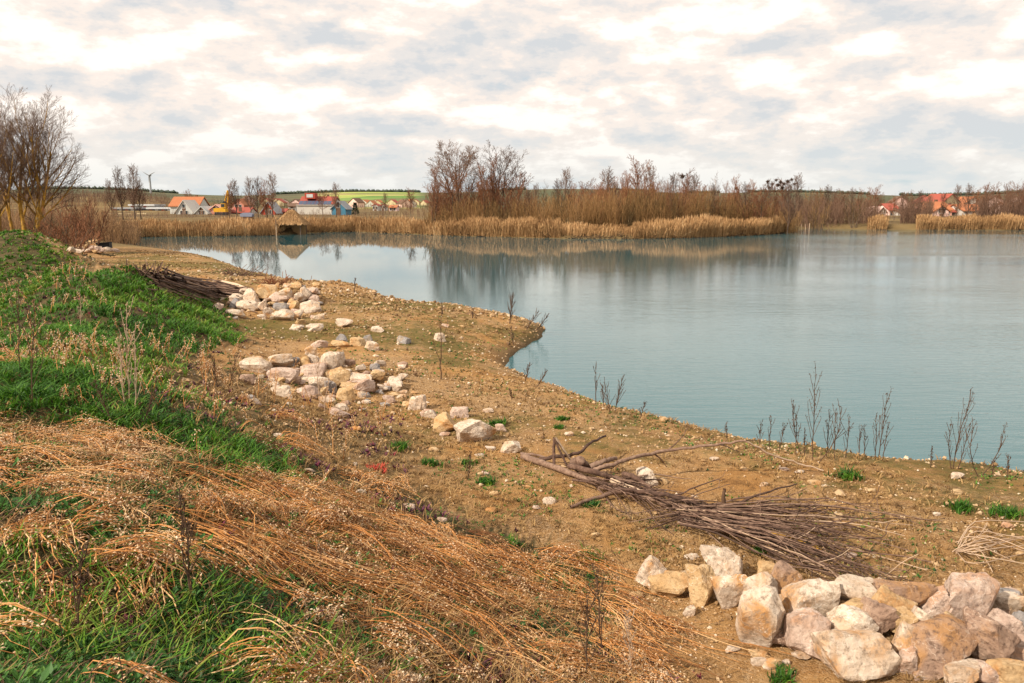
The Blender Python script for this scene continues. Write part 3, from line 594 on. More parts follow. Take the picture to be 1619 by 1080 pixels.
# thicket masses
def thicket(name, label, spans, n, dist, depth, hfun, mats, rmn=0.013):
    acc = Acc()
    px = np.concatenate([rng.uniform(a, b, int(n * (b - a) / sum(y - x for x, y in spans))) for a, b in spans]); m = len(px)
    dd = dist(px) + rng.uniform(0, depth, m); P0 = atd(px, np.full(m, 330.0), dd); z = H(P0[:, 0], P0[:, 1])
    S = np.stack([P0[:, 0], P0[:, 1], z - 0.05], -1); hgt = np.maximum(hfun(px, dd) - z, 0.8) * rng.uniform(0.45, 1.10, m)
    D = rng.normal(size=(m, 3)) * 0.16; D[:, 2] = 1; P = grow(S, D, hgt, 5, 0.09, 0.05); R = (0.012 + 0.005 * hgt)[:, None] * np.linspace(1, 0.35, 5)
    tn = np.clip(0.55 + 1.2 * fbm2(px * 0.035, dd * 0.15, 3, 3) + rng.normal(size=m) * 0.25, 0, 1)
    tubes(acc, P, np.maximum(R, rmn * 0.8), 3, np.clip(tn - 0.22 + 0.5 * (rng.uniform(0, 1, m) < 0.06), 0, 1))
    P2, R2, l2 = spawn(P, R, hgt, 5, (0.25, 0.95), 26, 0.32, 3, 0.10, 0.14); tubes(acc, P2, np.maximum(R2, rmn * 0.6), 3, np.repeat(tn, 5) + 0.05)
    P3, R3, l3 = spawn(P2, R2, l2, 2, (0.3, 1.0), 28, 0.5, 3, 0.10, 0.08)
    blades(acc, P3, np.full(P3.shape[:2], 0.022), np.clip(np.repeat(tn, 10) + 0.12, 0, 1))
    one(name, acc, M[mats], None, label=label, kind='stuff')
def interp(px, tab): a = np.array(tab, float); return np.interp(px, a[:, 0], a[:, 1])
def htop(tab): return lambda px, dd: atd(px, interp(px, tab) + 15 * fbm2(px * 0.05, dd * 0.1, 3, 8), dd)[..., 2]
thicket('willow_thicket', 'dense olive-brown willow thicket behind the reeds on the spit', [(676, 1262)], 2300, lambda p: interp(p, [(660, 105), (830, 103), (900, 99), (1100, 103), (1270, 112)]), 7,
        htop([(672, 330), (690, 320), (830, 318), (880, 312), (930, 306), (1000, 301), (1100, 304), (1200, 313), (1245, 326), (1262, 340)]), 'twigolive')
thicket('red_thicket', 'reddish bare scrub filling the back of the spit', [(690, 850), (925, 1215)], 1300, lambda p: 108 + 0 * p, 8,
        htop([(690, 300), (850, 306), (930, 302), (1000, 294), (1080, 296), (1180, 305), (1215, 318)]), 'twigred')
thicket('bank_thicket', 'brown scrub along the right-hand far bank', [(1225, 1390), (1425, 1475), (1545, 1650)], 1900, lambda p: 130 + 0 * p, 14, htop([(1225, 318), (1262, 312), (1300, 308), (1380, 312), (1440, 316), (1550, 308), (1620, 302)]), 'twigbrown')
thicket('hedge', 'low dark hedge line between reeds and village', [(150, 1650)], 2600, lambda p: 160 + 0 * p, 30, htop([(150, 332), (420, 336), (560, 335), (600, 331), (680, 328), (1250, 330), (1650, 336)]), 'twigbrown')
thicket('left_scrub', 'brown scrub round the feet of the left-hand trees', [(-60, 215)], 1300, lambda p: 52 + 0.08 * (p + 60), 16, htop([(-60, 325), (60, 330), (130, 322), (165, 330), (215, 348)]), 'scrub', 0.007)
thicket('far_wood', 'brown wooded rise behind the left-hand sheds', [(-60, 285)], 2600, lambda p: 330 + 0 * p, 130, htop([(-60, 300), (150, 303), (200, 301), (240, 305), (285, 318)]), 'twigbrown', 0.03)
thicket('orchard_scrub', 'far scrub and hedges among the village gardens', [(285, 690), (1262, 1650)], 2600, lambda p: 330 + 0 * p, 200, htop([(285, 318), (420, 318), (560, 326), (690, 318), (1262, 316), (1650, 318)]), 'twigolive', 0.03)

# far ridge wood
acc = Acc(); n = 5000; t_ = np.radians(rng.uniform(-42, 42, n)); r_ = rng.uniform(2900, 3500, n); x_ = r_ * np.sin(t_); y_ = r_ * np.cos(t_); keep = vn2(t_ * 30, t_ * 0, 4) > 0.42
x_, y_ = x_[keep], y_[keep]; n = len(x_); z_ = H(x_, y_)
hh = rng.uniform(6, 12, n); bip(acc, np.stack([x_, y_, z_ - 1], -1), np.tile([0, 0, 1.0], (n, 1)) + rng.normal(size=(n, 3)) * 0.05, hh + 1, rng.uniform(5, 9, n), rng.uniform(0, 1, n), 5)
M['farwood'] = mat('far_wood_green', [(0, (0.035, 0.05, 0.04)), (1, (0.08, 0.10, 0.07))], 0.002, 0.95, 0.7, 0.3)
one('ridge_wood', acc, M['farwood'], None, label='dark woods along the far ridge', kind='stuff')

# ------------------------------------------------------------------ left clump of lichen-yellow trees
def near_tree(px, ptop, dist, trunks, h, r, levels, label, wide=1.0, rz=0.0):
    tk, cr = bare_tree(trunks, h, r, levels, wob=0.06, trop=0.05, rmin=0.0048, k0=9, limbs=True)
    p = atd(np.float64(px), np.float64(360), dist); z = float(H(p[0], p[1])) - 0.1
    o = thing('bare_tree', (p[0], p[1], z), label, 'tree', 'lichen-covered trees at the left edge')
    zt = float(np.percentile(np.concatenate([v[:, 2] for v in cr.v]), 99)); top = atd(np.float64(px), np.float64(ptop), dist)[2]; s = (top - z) / zt; o.scale = (s * wide, s * wide, s)
    one('trunk', tk, M['lichen'], o, True); one('crown', cr, M['twigpink'], o, True); return o
M['twigpink'] = mat('twig_lichen', [(0.0, (0.07, 0.045, 0.038)), (0.5, (0.16, 0.10, 0.075)), (1.0, (0.30, 0.18, 0.07))], 0.8, 0.9, 0.6, 0.6)
LV = [(11, (0.30, 0.98), 34, 0.58, 8, 0.05, 0.10), (11, (0.15, 1.0), 30, 0.48, 6, 0.08, 0.05), (8, (0.15, 1.0), 30, 0.50, 4, 0.09, 0.05), (4, (0.2, 1.0), 28, 0.55, 3, 0.10, 0.04)]
near_tree(40, 148, 50, [(0, 0, 0.02, 0, 0.95), (0.25, 0.1, 0.16, 0.02, 0.95), (0.35, 0, 0.33, -0.05, 0.85)], 9.5, 0.20, LV, 'tallest lichen-yellow tree at the left edge, crown fanning right', 1.1)
near_tree(21, 165, 51, [(0, 0, -0.03, 0, 1.0)], 9.5, 0.17, LV, 'lichen-yellow tree just left of the tallest at the left edge', 1.0)
near_tree(2, 158, 49, [(0, 0, -0.05, 0.05, 1.0), (-0.2, 0.1, -0.2, 0, 0.9)], 9.5, 0.16, LV, 'lichen-yellow tree cut by the left edge of the picture', 1.0)
near_tree(-45, 150, 53, [(0, 0, 0.05, 0, 1.0)], 9.5, 0.17, LV, 'lichen-yellow tree mostly outside the left edge', 1.0)
tree('willowred', 138, 312, 56, 'red-brown bush leaning over beside the left-hand trees', 'bush', None, 'willow_bush', 1.3)
tree('willowred', 108, 322, 47, 'dark red-brown bush in front of the left-hand trees', 'bush', None, 'willow_bush', 1.3)
tree('willowred', 95, 345, 42, 'low purple-brown bush behind the small rock heap', 'bush', None, 'willow_bush', 2.2)
tree('willow', 72, 340, 46, 'olive bush at the foot of the lichen-yellow trees', 'bush', None, 'willow_bush', 1.4)
tree('willow', 1295, 318, 126, 'dark bush overhanging the water beside the right-hand gap', 'bush', None, 'willow_bush', 1.0)
tree('willow', 1352, 314, 128, 'dark bush on the right-hand bank, left of the small reed patch', 'bush', None, 'willow_bush', 1.0)

# ------------------------------------------------------------------ reeds
def reeds(label, pxs, n, depth, hgt, wd=0.035, back=0.0):
    pxs = np.array(pxs, float); line = onz(pxs[:, 0], pxs[:, 1], 0.0)[:, :2]
    seg = np.linalg.norm(np.diff(line, axis=0), axis=1); cum = np.concatenate([[0], np.cumsum(seg)])
    s = rng.uniform(0, cum[-1], n); x = np.interp(s, cum, line[:, 0]); y = np.interp(s, cum, line[:, 1])
    dp = depth * rng.uniform(0, 1, n) ** 1.3 + back; dr = np.hypot(x, y); x = x * (1 + dp / dr); y = y * (1 + dp / dr)
    cl = fbm2(s * 0.22, s * 0, 3, int(pxs[0, 0])); cl2 = fbm2(x * 0.9, y * 0.9, 2, 13)
    keep = (rng.uniform(0, 1, n) < 0.8 + 0.5 * cl); x, y, cl, cl2, dp = x[keep], y[keep], cl[keep], cl2[keep], dp[keep]; n = len(x)
    z = np.maximum(H(x, y), -0.15); h = 0.74 * hgt * (1 + 0.32 * cl + 0.28 * cl2) * rng.uniform(0.6, 1.12, n)
    edge = np.clip(1.2 - dp / max(depth, 0.1) * 3, 0, 1); lean = rng.normal(size=(n, 2)) * 0.13 + np.array([0.05, 0]); lean[:, 1] -= 0.22 * edge * rng.uniform(0, 1, n); fall = rng.uniform(0, 1, n) < 0.06; lean[fall] *= 6; h[fall] *= 0.7
    t = np.array([0, 0.5, 0.85, 1.0]); P = np.stack([x[:, None] + lean[:, :1] * h[:, None] * t ** 1.6, y[:, None] + lean[:, 1:] * h[:, None] * t ** 1.6, z[:, None] - 0.05 + h[:, None] * (t - 0.25 * np.linalg.norm(lean, axis=1)[:, None] * t ** 2)], -1)
    w = wd * np.stack([np.full(n, 1.0), np.full(n, 0.8), np.full(n, 1.5), np.zeros(n)], -1) * rng.uniform(0.7, 1.3, (n, 1))
    acc = Acc(); tn = np.clip(0.5 + 0.35 * cl2 + 0.3 * cl + rng.normal(size=n) * 0.2, 0, 1); blades(acc, P, w, tn)
    one('reed_bed', acc, M['reed'], None, label=label, kind='stuff')
    m = int(cum[-1] * 9); s = rng.uniform(0, cum[-1], m); x = np.interp(s, cum, line[:, 0]); y = np.interp(s, cum, line[:, 1]); dp = rng.uniform(0, 1.0, m) ** 2 * 1.0; dr = np.hypot(x, y); x *= 1 + dp / dr; y *= 1 + dp / dr
    S = np.stack([x, y, np.maximum(H(x, y), 0) - 0.05], -1); D = rng.normal(size=(m, 3)); D[:, 2] = np.abs(D[:, 2]) * 0.5; acc = Acc(); ln = 0.55 * np.clip(0.5 + 1.6 * fbm2(s * 0.3, s * 0, 3, 5), 0.1, 1.4)
    tubes(acc, grow(S, D, ln, 3, 0.3, -0.1), 0.035, 3, rng.uniform(0, 1, m)); one('reed_roots', acc, M['root'], None, label='dark broken roots and stubble along the reed edge', kind='stuff')
reeds('tan reed bed along the left end of the lake', [(188, 379), (196, 376), (250, 374.5), (350, 373.5), (438, 372.5)], 9000, 5.0, 2.0)
reeds('tall tan reeds crowding the near left corner of the lake', [(120, 392), (150, 389), (186, 385), (196, 377)], 3500, 5.0, 1.8, 0.02, 0.3)
reeds('tan reeds right of the thatched shelter', [(478, 369), (500, 368), (560, 366.5), (650, 370), (700, 372.3)], 10000, 5.0, 2.1)
reeds('tall golden reed bed before the two big trees', [(695, 372), (720, 373), (800, 375), (886, 376.9)], 13000, 4.0, 2.6)
reeds('thin low reeds on the bare corner of the spit', [(888, 377), (950, 377.6), (1010, 378)], 2200, 4.0, 1.4, 0.035, 0.6)
reeds('golden reed bed on the right half of the spit', [(1000, 378), (1100, 376), (1200, 372), (1250, 367)], 16000, 4.5, 2.4)
reeds('small patch of tan reeds left of the dark bank', [(1371, 363), (1402, 363.5)], 1700, 4.0, 2.2)
reeds('long tan reed bed under the right-hand houses', [(1448, 363.5), (1500, 363.5), (1660, 364)], 9500, 5.0, 2.2)
#PART3
reeds('low stubble before the thatched shelter', [(438, 372), (462, 370), (490, 368.5)], 3000, 3.5, 0.85, 0.035, 0.3)
# ------------------------------------------------------------------ village
def flat(name, c, rough=0.8, var=0.12, scale=1.5, **k):
    return mat(name, [(0.0, tuple(x * (1 - var) for x in c)), (1.0, tuple(min(1, x * (1 + var)) for x in c))], scale, rough, **k)
for k_, c in {'w_white': (0.52, 0.49, 0.44), 'w_grey': (0.50, 0.52, 0.50), 'w_pink': (0.56, 0.25, 0.18), 'w_red': (0.36, 0.06, 0.035), 'w_blue': (0.06, 0.20, 0.30), 'w_salmon': (0.70, 0.36, 0.27), 'w_rose': (0.74, 0.52, 0.46), 'w_dark': (0.10, 0.10, 0.11),
              'r_orange': (0.38, 0.14, 0.06), 'r_red': (0.31, 0.075, 0.05), 'r_brown': (0.14, 0.08, 0.05), 'r_grey': (0.30, 0.31, 0.32), 'thatch': (0.36, 0.22, 0.10), 'glass': (0.03, 0.04, 0.05), 'yellow': (0.60, 0.32, 0.02), 'cream': (0.56, 0.46, 0.28), 'steel': (0.55, 0.57, 0.58), 'blackp': (0.02, 0.022, 0.025), 'solar': (0.05, 0.07, 0.12), 'tarp': (0.20, 0.22, 0.30)}.items():
    M[k_] = flat(k_, c, 0.3 if k_ in ('glass', 'solar') else 0.8)
def prism(acc, prof, y0, y1, t=0.5):
    n = len(prof); v = [(x, y0, z) for x, z in prof] + [(x, y1, z) for x, z in prof]
    acc.add(v, [(i, (i + 1) % n, n + (i + 1) % n, n + i) for i in range(n)], None, t)
    c = [(0, i, i + 1) for i in range(1, n - 1)]; acc.add(v, None, [(a, b2, c2) for a, b2, c2 in c] + [(n + a, n + c2, n + b2) for a, b2, c2 in c], t)
def window(parent, x, z, w, h, y, name='window'):
    f = one(name, box(box(box(box(Acc(), x - w / 2, x + w / 2, y - 0.08, y - 0.005, z, z + 0.09), x - w / 2, x + w / 2, y - 0.08, y - 0.005, z + h - 0.09, z + h), x - w / 2, x - w / 2 + 0.09, y - 0.08, y - 0.005, z + 0.09, z + h - 0.09), x + w / 2 - 0.09, x + w / 2, y - 0.08, y - 0.005, z + 0.09, z + h - 0.09), M['w_white'], parent)
    one('pane', box(Acc(), x - w / 2 + 0.091, x + w / 2 - 0.091, y - 0.05, y - 0.004, z + 0.091, z + h - 0.091), M['glass'], f)
def house(x0, x1, yb, ye, yr, dist, wall, roof, label, side=False, depth=9.0, wins=((0.3, 0.1), (0.7, 0.1)), rz=0.0, chim=True, door=True, name='house', ov=0.4, wsz=(0.9, 1.2)):
    p0 = atd(np.float64(x0), np.float64(yb), dist); p1 = atd(np.float64(x1), np.float64(yb), dist)
    w = p1[0] - p0[0]; cx = (p0[0] + p1[0]) / 2; g = float(H(cx, dist)) - 0.3; b = p0[2]
    he = atd(np.float64(x0), np.float64(ye), dist)[2] - g; hr = atd(np.float64(x0), np.float64(yr), dist)[2] - g
    o = thing(name, (cx, dist, g), label, 'house', None, rz); a = Acc(); rf = Acc(); th = 0.22
    if not side:
        prism(a, [(-w / 2 + ov, 0), (w / 2 - ov, 0), (w / 2 - ov, he), (0, hr - 0.25), (-w / 2 + ov, he)], 0, depth)
        for s in (-1, 1):
            ex, ez = s * w / 2, he - (hr - he) / (w / 2) * ov * 0.8
            prism(rf, [(0, hr - 0.2), (0, hr), (ex, ez + th), (ex, ez)][::s], -0.35, depth + 0.35)
    else:
        box(a, -w / 2 + 0.3, w / 2 - 0.3, 0, depth, 0, he); 
        A = Acc(); v = []
        for yy, zz in ((-0.5, he - 0.15), (depth / 2, hr), (depth + 0.5, he - 0.15)): v += [(-w / 2, yy, zz), (w / 2, yy, zz), (-w / 2, yy, zz + th), (w / 2, yy, zz + th)]
        rf.add(v, [(2, 3, 7, 6), (6, 7, 11, 10), (0, 4, 5, 1), (4, 8, 9, 5), (0, 1, 3, 2), (8, 10, 11, 9), (0, 2, 6, 4), (4, 6, 10, 8), (1, 5, 7, 3), (5, 9, 11, 7)])
        a.add([(-w / 2 + 0.3, 0, he), (-w / 2 + 0.3, depth, he), (-w / 2 + 0.3, depth / 2, hr - 0.1), (w / 2 - 0.3, 0, he), (w / 2 - 0.3, depth, he), (w / 2 - 0.3, depth / 2, hr - 0.1)], None, [(0, 2, 1), (3, 4, 5)])
    one('wall', a, M[wall], o); r = one('roof', rf, M[roof], o)
    if chim: one('chimney', box(Acc(), w * 0.18, w * 0.18 + 0.6, depth * 0.55, depth * 0.55 + 0.6, hr - 1.2, hr + 0.7), M['r_brown'], r)
    vis = b - g
    for fx, fz in wins: window(o, (fx - 0.5) * w, vis + fz * (hr - vis), wsz[0], wsz[1], 0.0)
    if door: one('door', box(Acc(), -0.5, 0.5, -0.06, -0.005, 0.1, 2.2), M['r_brown'], o)
    return o
house(268, 317, 342, 326, 312, 236, 'w_grey', 'r_orange', 'long house with bright orange roof behind its grey gable', True, 8, ((0.8, 0.2),))
house(276, 307, 343, 336, 316, 226, 'w_grey', 'w_white', 'grey-white gabled house in front of the long orange roof', False, 8, ((0.38, 0.12), (0.62, 0.12), (0.5, 0.5)), chim=False)
house(307, 331, 342, 337, 326, 222, 'w_white', 'w_grey', 'small white gabled house beside the salmon one', False, 8, ((0.4, 0.15), (0.6, 0.15)), chim=False)
house(331, 354, 342, 331, 323, 224, 'w_pink', 'w_salmon', 'salmon-pink gabled house left of the yellow excavator', False, 8, ((0.36, 0.5), (0.66, 0.5), (0.6, 0.02)), chim=False)
house(366, 388, 336, 324, 314, 262, 'w_pink', 'r_orange', 'salmon house with orange roof right of the yellow excavator', False, 9, ((0.35, 0.3), (0.65, 0.3)))
house(365, 396, 342, 336, 329, 232, 'w_white', 'r_red', 'low house with plain red roof below the salmon house', True, 7, ((0.3, 0.0),), chim=False)
house(411, 438, 341, 336, 319, 216, 'w_red', 'r_grey', 'dark red gabled cabin left of the thatched shelter', False, 7, ((0.42, 0.1), (0.6, 0.1)), chim=False)
house(434, 453, 341, 335, 331, 222, 'w_red', 'r_red', 'low red shed right of the dark red cabin', True, 5, (), chim=False, door=False)
hs = house(472, 530, 340, 324, 311.5, 226, 'w_white', 'r_red', 'long white house with red roof, dormer and solar panels', True, 9, ((0.2, 0.08), (0.4, 0.08), (0.6, 0.08), (0.8, 0.08)))
hw = 58 * 226 / F
for i in range(8):
    x = -hw / 2 + 0.8 + i * (hw - 1.4) / 8; A = Acc()
    A.add([(x, -2.6, 3.05), (x + 1.05, -2.6, 3.05), (x + 1.05, -0.55, 4.0), (x, -0.55, 4.0), (x, -2.6, 3.0), (x + 1.05, -2.6, 3.0), (x + 1.05, -0.55, 3.95), (x, -0.55, 3.95)], [(0, 1, 2, 3), (4, 7, 6, 5), (0, 4, 5, 1), (1, 5, 6, 2), (2, 6, 7, 3), (3, 7, 4, 0)]); one('solar_panel', A, M['solar'], hs)
one('veranda', box(box(Acc(), -hw / 2 + .3, hw / 2 - .4, -2.4, -0.02, 0, 2.75), -hw / 2 + .2, hw / 2 - .3, -2.7, -0.5, 2.755, 2.95), M['w_white'], hs)
dm = one('dormer', box(Acc(), -hw * 0.32, -hw * 0.05, 0.6, 4.0, 4.6, 6.2), M['w_red'], hs); A = Acc(); box(A, -hw * 0.27, -hw * 0.10, 0.52, 0.595, 4.95, 5.85); one('pane', A, M['w_grey'], dm)
house(522, 549, 340, 330, 317.5, 212, 'w_blue', 'r_grey', 'blue gabled house at the end of the red roof', False, 8, ((0.5, 0.5),), chim=False, wsz=(0.9, 1.6))
for i, (x0, x1, yb, ye, yr, d, wl, rf, lb) in enumerate([
    (588, 599, 332, 325, 322, 330, 'w_white', 'r_red', 'far white house, left of a pair in the green gap'), (600, 610, 331, 326, 322, 345, 'w_white', 'r_orange', 'far white house, right of a pair in the green gap'),
    (614, 628, 334, 328, 325, 320, 'w_rose', 'r_orange', 'far low house with orange roof in the green gap'), (455, 469, 336, 326, 322, 290, 'w_white', 'r_brown', 'white house with brown roof left of the long red roof'),
    (1386, 1403, 345, 335, 326, 190, 'w_rose', 'w_rose', 'pale pink gabled house on the right far bank'), (1403, 1424, 343, 332, 323, 205, 'w_rose', 'r_red', 'red-roofed house right of the pale pink gable'),
    (1474, 1502, 344, 334, 325, 190, 'w_rose', 'r_orange', 'pink gabled house below the big orange roof'), (1424, 1446, 346, 339, 332, 200, 'w_white', 'r_brown', 'small white house half hidden by scrub on the right bank')]):
    house(x0, x1, yb, ye, yr, d, wl, rf, lb, i in (2, 3, 5, 7), 8, ((0.4, 0.35), (0.6, 0.35)) if i in (4, 6) else ((0.3, 0.1), (0.7, 0.1)), chim=i == 5)
for (x0, x1, yb, ye, yr, d, wl, rf, lb) in [(1466, 1506, 345, 332, 320, 200, 'w_salmon', 'r_orange', 'largest orange-roofed house on the right far bank'), (1503, 1521, 345, 335, 325, 205, 'w_white', 'r_red', 'white house with red roof between two orange roofs'),
        (1520, 1558, 345, 333, 324, 202, 'w_white', 'r_orange', 'long white house with orange roof near the right edge'), (1596, 1640, 345, 333, 321, 200, 'w_rose', 'r_orange', 'orange-roofed house cut by the right edge')]:
    house(x0, x1, yb, ye, yr, d, wl, rf, lb, True, 9, ((0.2, 0.15), (0.5, 0.15), (0.8, 0.15)))
# specks of the far town
gv = 'far town houses'
for i in range(46):
    if i < 34: px = rng.uniform(385, 670); d = rng.uniform(560, 1000)
    else: px = rng.uniform(1410, 1640); d = rng.uniform(300, 420)
    p = atd(np.float64(px), np.float64(325), d); g = float(H(p[0], d)); w = rng.uniform(7, 10); h = rng.uniform(2.5, 4)
    o = thing('house', (p[0], d, g - 0.2), 'tiny far house of the town beyond the scrub', 'house', gv, rng.uniform(-0.6, 0.6)); A = Acc(); prism(A, [(-w / 2, 0), (w / 2, 0), (w / 2, h), (0, h + 3.0), (-w / 2, h)], 0, 9); one('wall', A, M[['w_white', 'w_rose', 'cream'][i % 3]], o)
    A = Acc()
    for s in (-1, 1): prism(A, [(0, h + 3.0), (0, h + 3.25), (s * (w / 2 + 0.4), h + 0.05), (s * (w / 2 + 0.4), h - 0.25)][::s], -0.4, 9.4)
    one('roof', A, M[['r_orange', 'r_red', 'r_brown'][(i * 5) % 3]], o)
# sheds
for i, (x0, x1, yb, yt, d, wl, lb) in enumerate([(178, 214, 339, 328, 300, 'w_dark', 'long dark shed behind the two slim poplars'), (206, 244, 338, 323, 330, 'steel', 'pale grey metal hall behind the dark sheds'), (234, 272, 338, 328, 305, 'w_dark', 'dark shed with pale roof left of the orange roof')]):
    p = atd(np.float64((x0 + x1) / 2), np.float64(yb), d); w = (x1 - x0) * d / F; g = float(H(p[0], d)) - 0.2; h = atd(np.float64(x0), np.float64(yt), d)[2] - g
    o = thing('shed', (p[0], d, g), lb, 'shed'); one('wall', box(Acc(), -w / 2, w / 2, 0, 10, 0, h - 0.6), M[wl], o); one('roof', box(Acc(), -w / 2 - 0.4, w / 2 + 0.4, -0.5, 10.5, h - 0.6, h), M['steel' if i != 0 else 'r_grey'], o)
    for k in range(4): one('door', box(Acc(), -w / 2 + w * (k + 0.25) / 4, -w / 2 + w * (k + 0.75) / 4, -0.08, -0.005, 0.1, h * 0.55), M['w_grey' if k % 2 else 'r_red'], o)
for i, (x0, x1) in enumerate([(170, 181), (186, 193), (199, 207), (216, 231)]):
    p = atd(np.float64((x0 + x1) / 2), np.float64(340), 230); w = (x1 - x0) * 230 / F; g = float(H(p[0], 230)); tp = atd(np.float64(x0), np.float64(336.5), 230)[2] - g
    o = thing('stacked_pallet', (p[0], 230, g - 0.1), ['long cream stack at the left of the storage yard', 'shortest cream stack left of the first poplar', 'cream stack between the two poplars', 'cream stack right of the two poplars'][i], 'stack', 'cream stacks in the yard')
    one('base', box(Acc(), -w / 2, w / 2, 0, 1.5, 0, tp - 0.8), M['r_brown'], o); one('load', box(Acc(), -w / 2 + 0.02, w / 2 - 0.02, 0.02, 1.45, tp - 0.79, tp), M['cream'], o)
# wind turbine
d = 1900; p = atd(np.float64(239), np.float64(310), d); g = float(H(p[0], d)); hub = atd(np.float64(239), np.float64(277.5), d)[2] - g
o = thing('wind_turbine', (p[0], d, g), 'white three-bladed wind turbine on the left skyline', 'wind turbine'); A = Acc(); tubes(A, np.array([[(0, 0, 0), (0, 0, hub / 2), (0, 0, hub)]], float), np.array([[2.4, 2.0, 1.5]]), 10); one('tower', A, M['r_grey'], o, True)
A = Acc(); box(A, -1.8, 1.8, -3.5, 5, hub - 1.6, hub + 1.9); nac = one('nacelle', A, M['r_grey'], o); A = Acc(); bip(A, np.array([[0, -3.4, hub]]), np.array([[0, -1.0, 0]]), np.array([3.0]), np.array([1.4]), [0.5], 8); one('hub', A, M['r_grey'], nac)
for k in range(3):
    a_ = math.radians(28 + 120 * k); R_ = np.array([0, 0.06, 0.25, 0.7, 1.0]) * 17; A = Acc(); tubes(A, np.stack([R_ * math.cos(a_), np.full(5, -4.6), hub + R_ * math.sin(a_)], -1)[None], np.array([[0.6, 0.9, 1.25, 0.7, 0.15]]), 6); one('blade', A, M['r_grey'], o, True)
# dark conifer
p = atd(np.float64(562), np.float64(338), 205); g = float(H(p[0], 205)); o = thing('conifer', (p[0], 205, g), 'small dark conifer right of the blue house', 'tree'); A = Acc(); tubes(A, np.array([[(0, 0, 0), (0, 0, 1.5), (0, 0, 3)]]), np.array([[.12, .1, .05]]), 6); one('trunk', A, M['bark'], o)
A = Acc(); n = 500; zz = rng.uniform(0.25, 3.2, n); aa = rng.uniform(0, 6.28, n); rad = 0.9 * (1 - zz / 3.4) * rng.uniform(0.4, 1.1, n); C = np.stack([rad * np.cos(aa), rad * np.sin(aa), zz], -1); bip(A, C, np.stack([np.cos(aa), np.sin(aa), np.full(n, 0.3)], -1), rng.uniform(.25, .5, n), np.full(n, .08), rng.uniform(0, 1, n)); M['conifer'] = flat('conifer', (0.02, 0.035, 0.02)); one('crown', A, M['conifer'], o)
# excavator
d = 206; p = atd(np.float64(352), np.float64(347), d); g = float(H(p[0], d)); o = thing('excavator', (p[0], d, g), 'yellow excavator with raised arm among the salmon houses', 'excavator')
for s in (-1, 1):
    A = Acc(); prism(A, [(-1.6, 0.35), (-1.3, 0), (1.3, 0), (1.6, 0.35), (1.4, 0.75), (-1.4, 0.75)], s * 1.0 - 0.25, s * 1.0 + 0.25); one('track', A, M['blackp'], o)
A = Acc(); prism(A, [(-1.8, 0.85), (1.2, 0.85), (1.2, 1.6), (0.4, 1.9), (-1.8, 1.8)], -1.1, 1.1); one('body', A, M['yellow'], o)
cab = one('cab', box(Acc(), 0.1, 1.15, -1.12, -0.15, 1.92, 3.0), M['yellow'], o); one('pane', box(Acc(), 0.2, 1.05, -1.16, -1.125, 2.1, 2.85), M['glass'], cab)
A = Acc(); tubes(A, np.array([[(1.0, 0.3, 1.5), (1.5, 0.3, 3.2), (1.75, 0.3, 4.4), (1.6, 0.3, 6.2)]]), np.array([[.24, .3, .3, .2]]), 4); one('boom', A, M['yellow'], o)
A = Acc(); tubes(A, np.array([[(1.6, 0.3, 6.3), (1.2, 0.3, 4.9), (0.75, 0.3, 3.6)]]), np.array([[.2, .22, .15]]), 4); one('arm', A, M['yellow'], o)
A = Acc(); prism(A, [(0.2, 2.5), (1.0, 2.7), (0.95, 3.5), (0.6, 3.6), (0.3, 3.2)], -0.2, 0.8); one('bucket', A, M['blackp'], o)
# tarpaulin-covered boat-like heap right of the machine
A = Acc(); p = atd(np.float64(389), np.float64(349), 150); g = float(H(p[0], 150)); prism(A, [(-1.1, 0), (1.1, 0), (1.15, 0.45), (0.5, 0.72), (-0.5, 0.72), (-1.1, 0.5)], 0, 1.4)
link('covered_stack', A.mesh('covered_stack', M['tarp']), None, (p[0], 150, g + 0.55), 'low stack under a blue-grey cover behind the left reeds', 'stack')
one('pallet', box(Acc(), -1.0, 1.0, 0.1, 1.3, -0.62, -0.005), M['r_brown'], bpy.data.objects['covered_stack'])
# thatched shelter on the shore
d = 106; p = atd(np.float64(462), np.float64(358), d); g = float(H(p[0], d)); pz = lambda y: atd(np.float64(462), np.float64(y), d)[2] - g
o = thing('thatched_shelter', (p[0], d, g), 'shelter with pyramid thatched roof on the far shore', 'shelter')
hw_, e, tp = 1.85, pz(353.5), pz(332); A = Acc()
for i in range(6):
    f0, f1 = i / 6, (i + 1) / 6 + 0.02; h0 = e + (tp - e) * f0; h1 = e + (tp - e) * f1; a0 = hw_ * (1 - f0 * 0.86); a1 = hw_ * (1 - f1 * 0.86); a0 += 0.05
    A.add([(-a0, -a0, h0), (a0, -a0, h0), (a0, a0, h0), (-a0, a0, h0), (-a1, -a1, h1), (a1, -a1, h1), (a1, a1, h1), (-a1, a1, h1)], [(0, 1, 5, 4), (1, 2, 6, 5), (2, 3, 7, 6), (3, 0, 4, 7), (0, 3, 2, 1), (4, 5, 6, 7)])
n = 2600; f = rng.uniform(0, 1, n) ** 1.3; sd4 = rng.integers(0, 4, n); u_ = rng.uniform(-1, 1, n); hh = hw_ * (1 - f * 0.86); bx = np.where(sd4 % 2 == 0, u_ * hh, np.where(sd4 == 1, hh, -hh)); by = np.where(sd4 % 2 == 1, u_ * hh, np.where(sd4 == 0, -hh, hh)); C = np.stack([bx, by, e + (tp - e) * f + 0.05], -1)
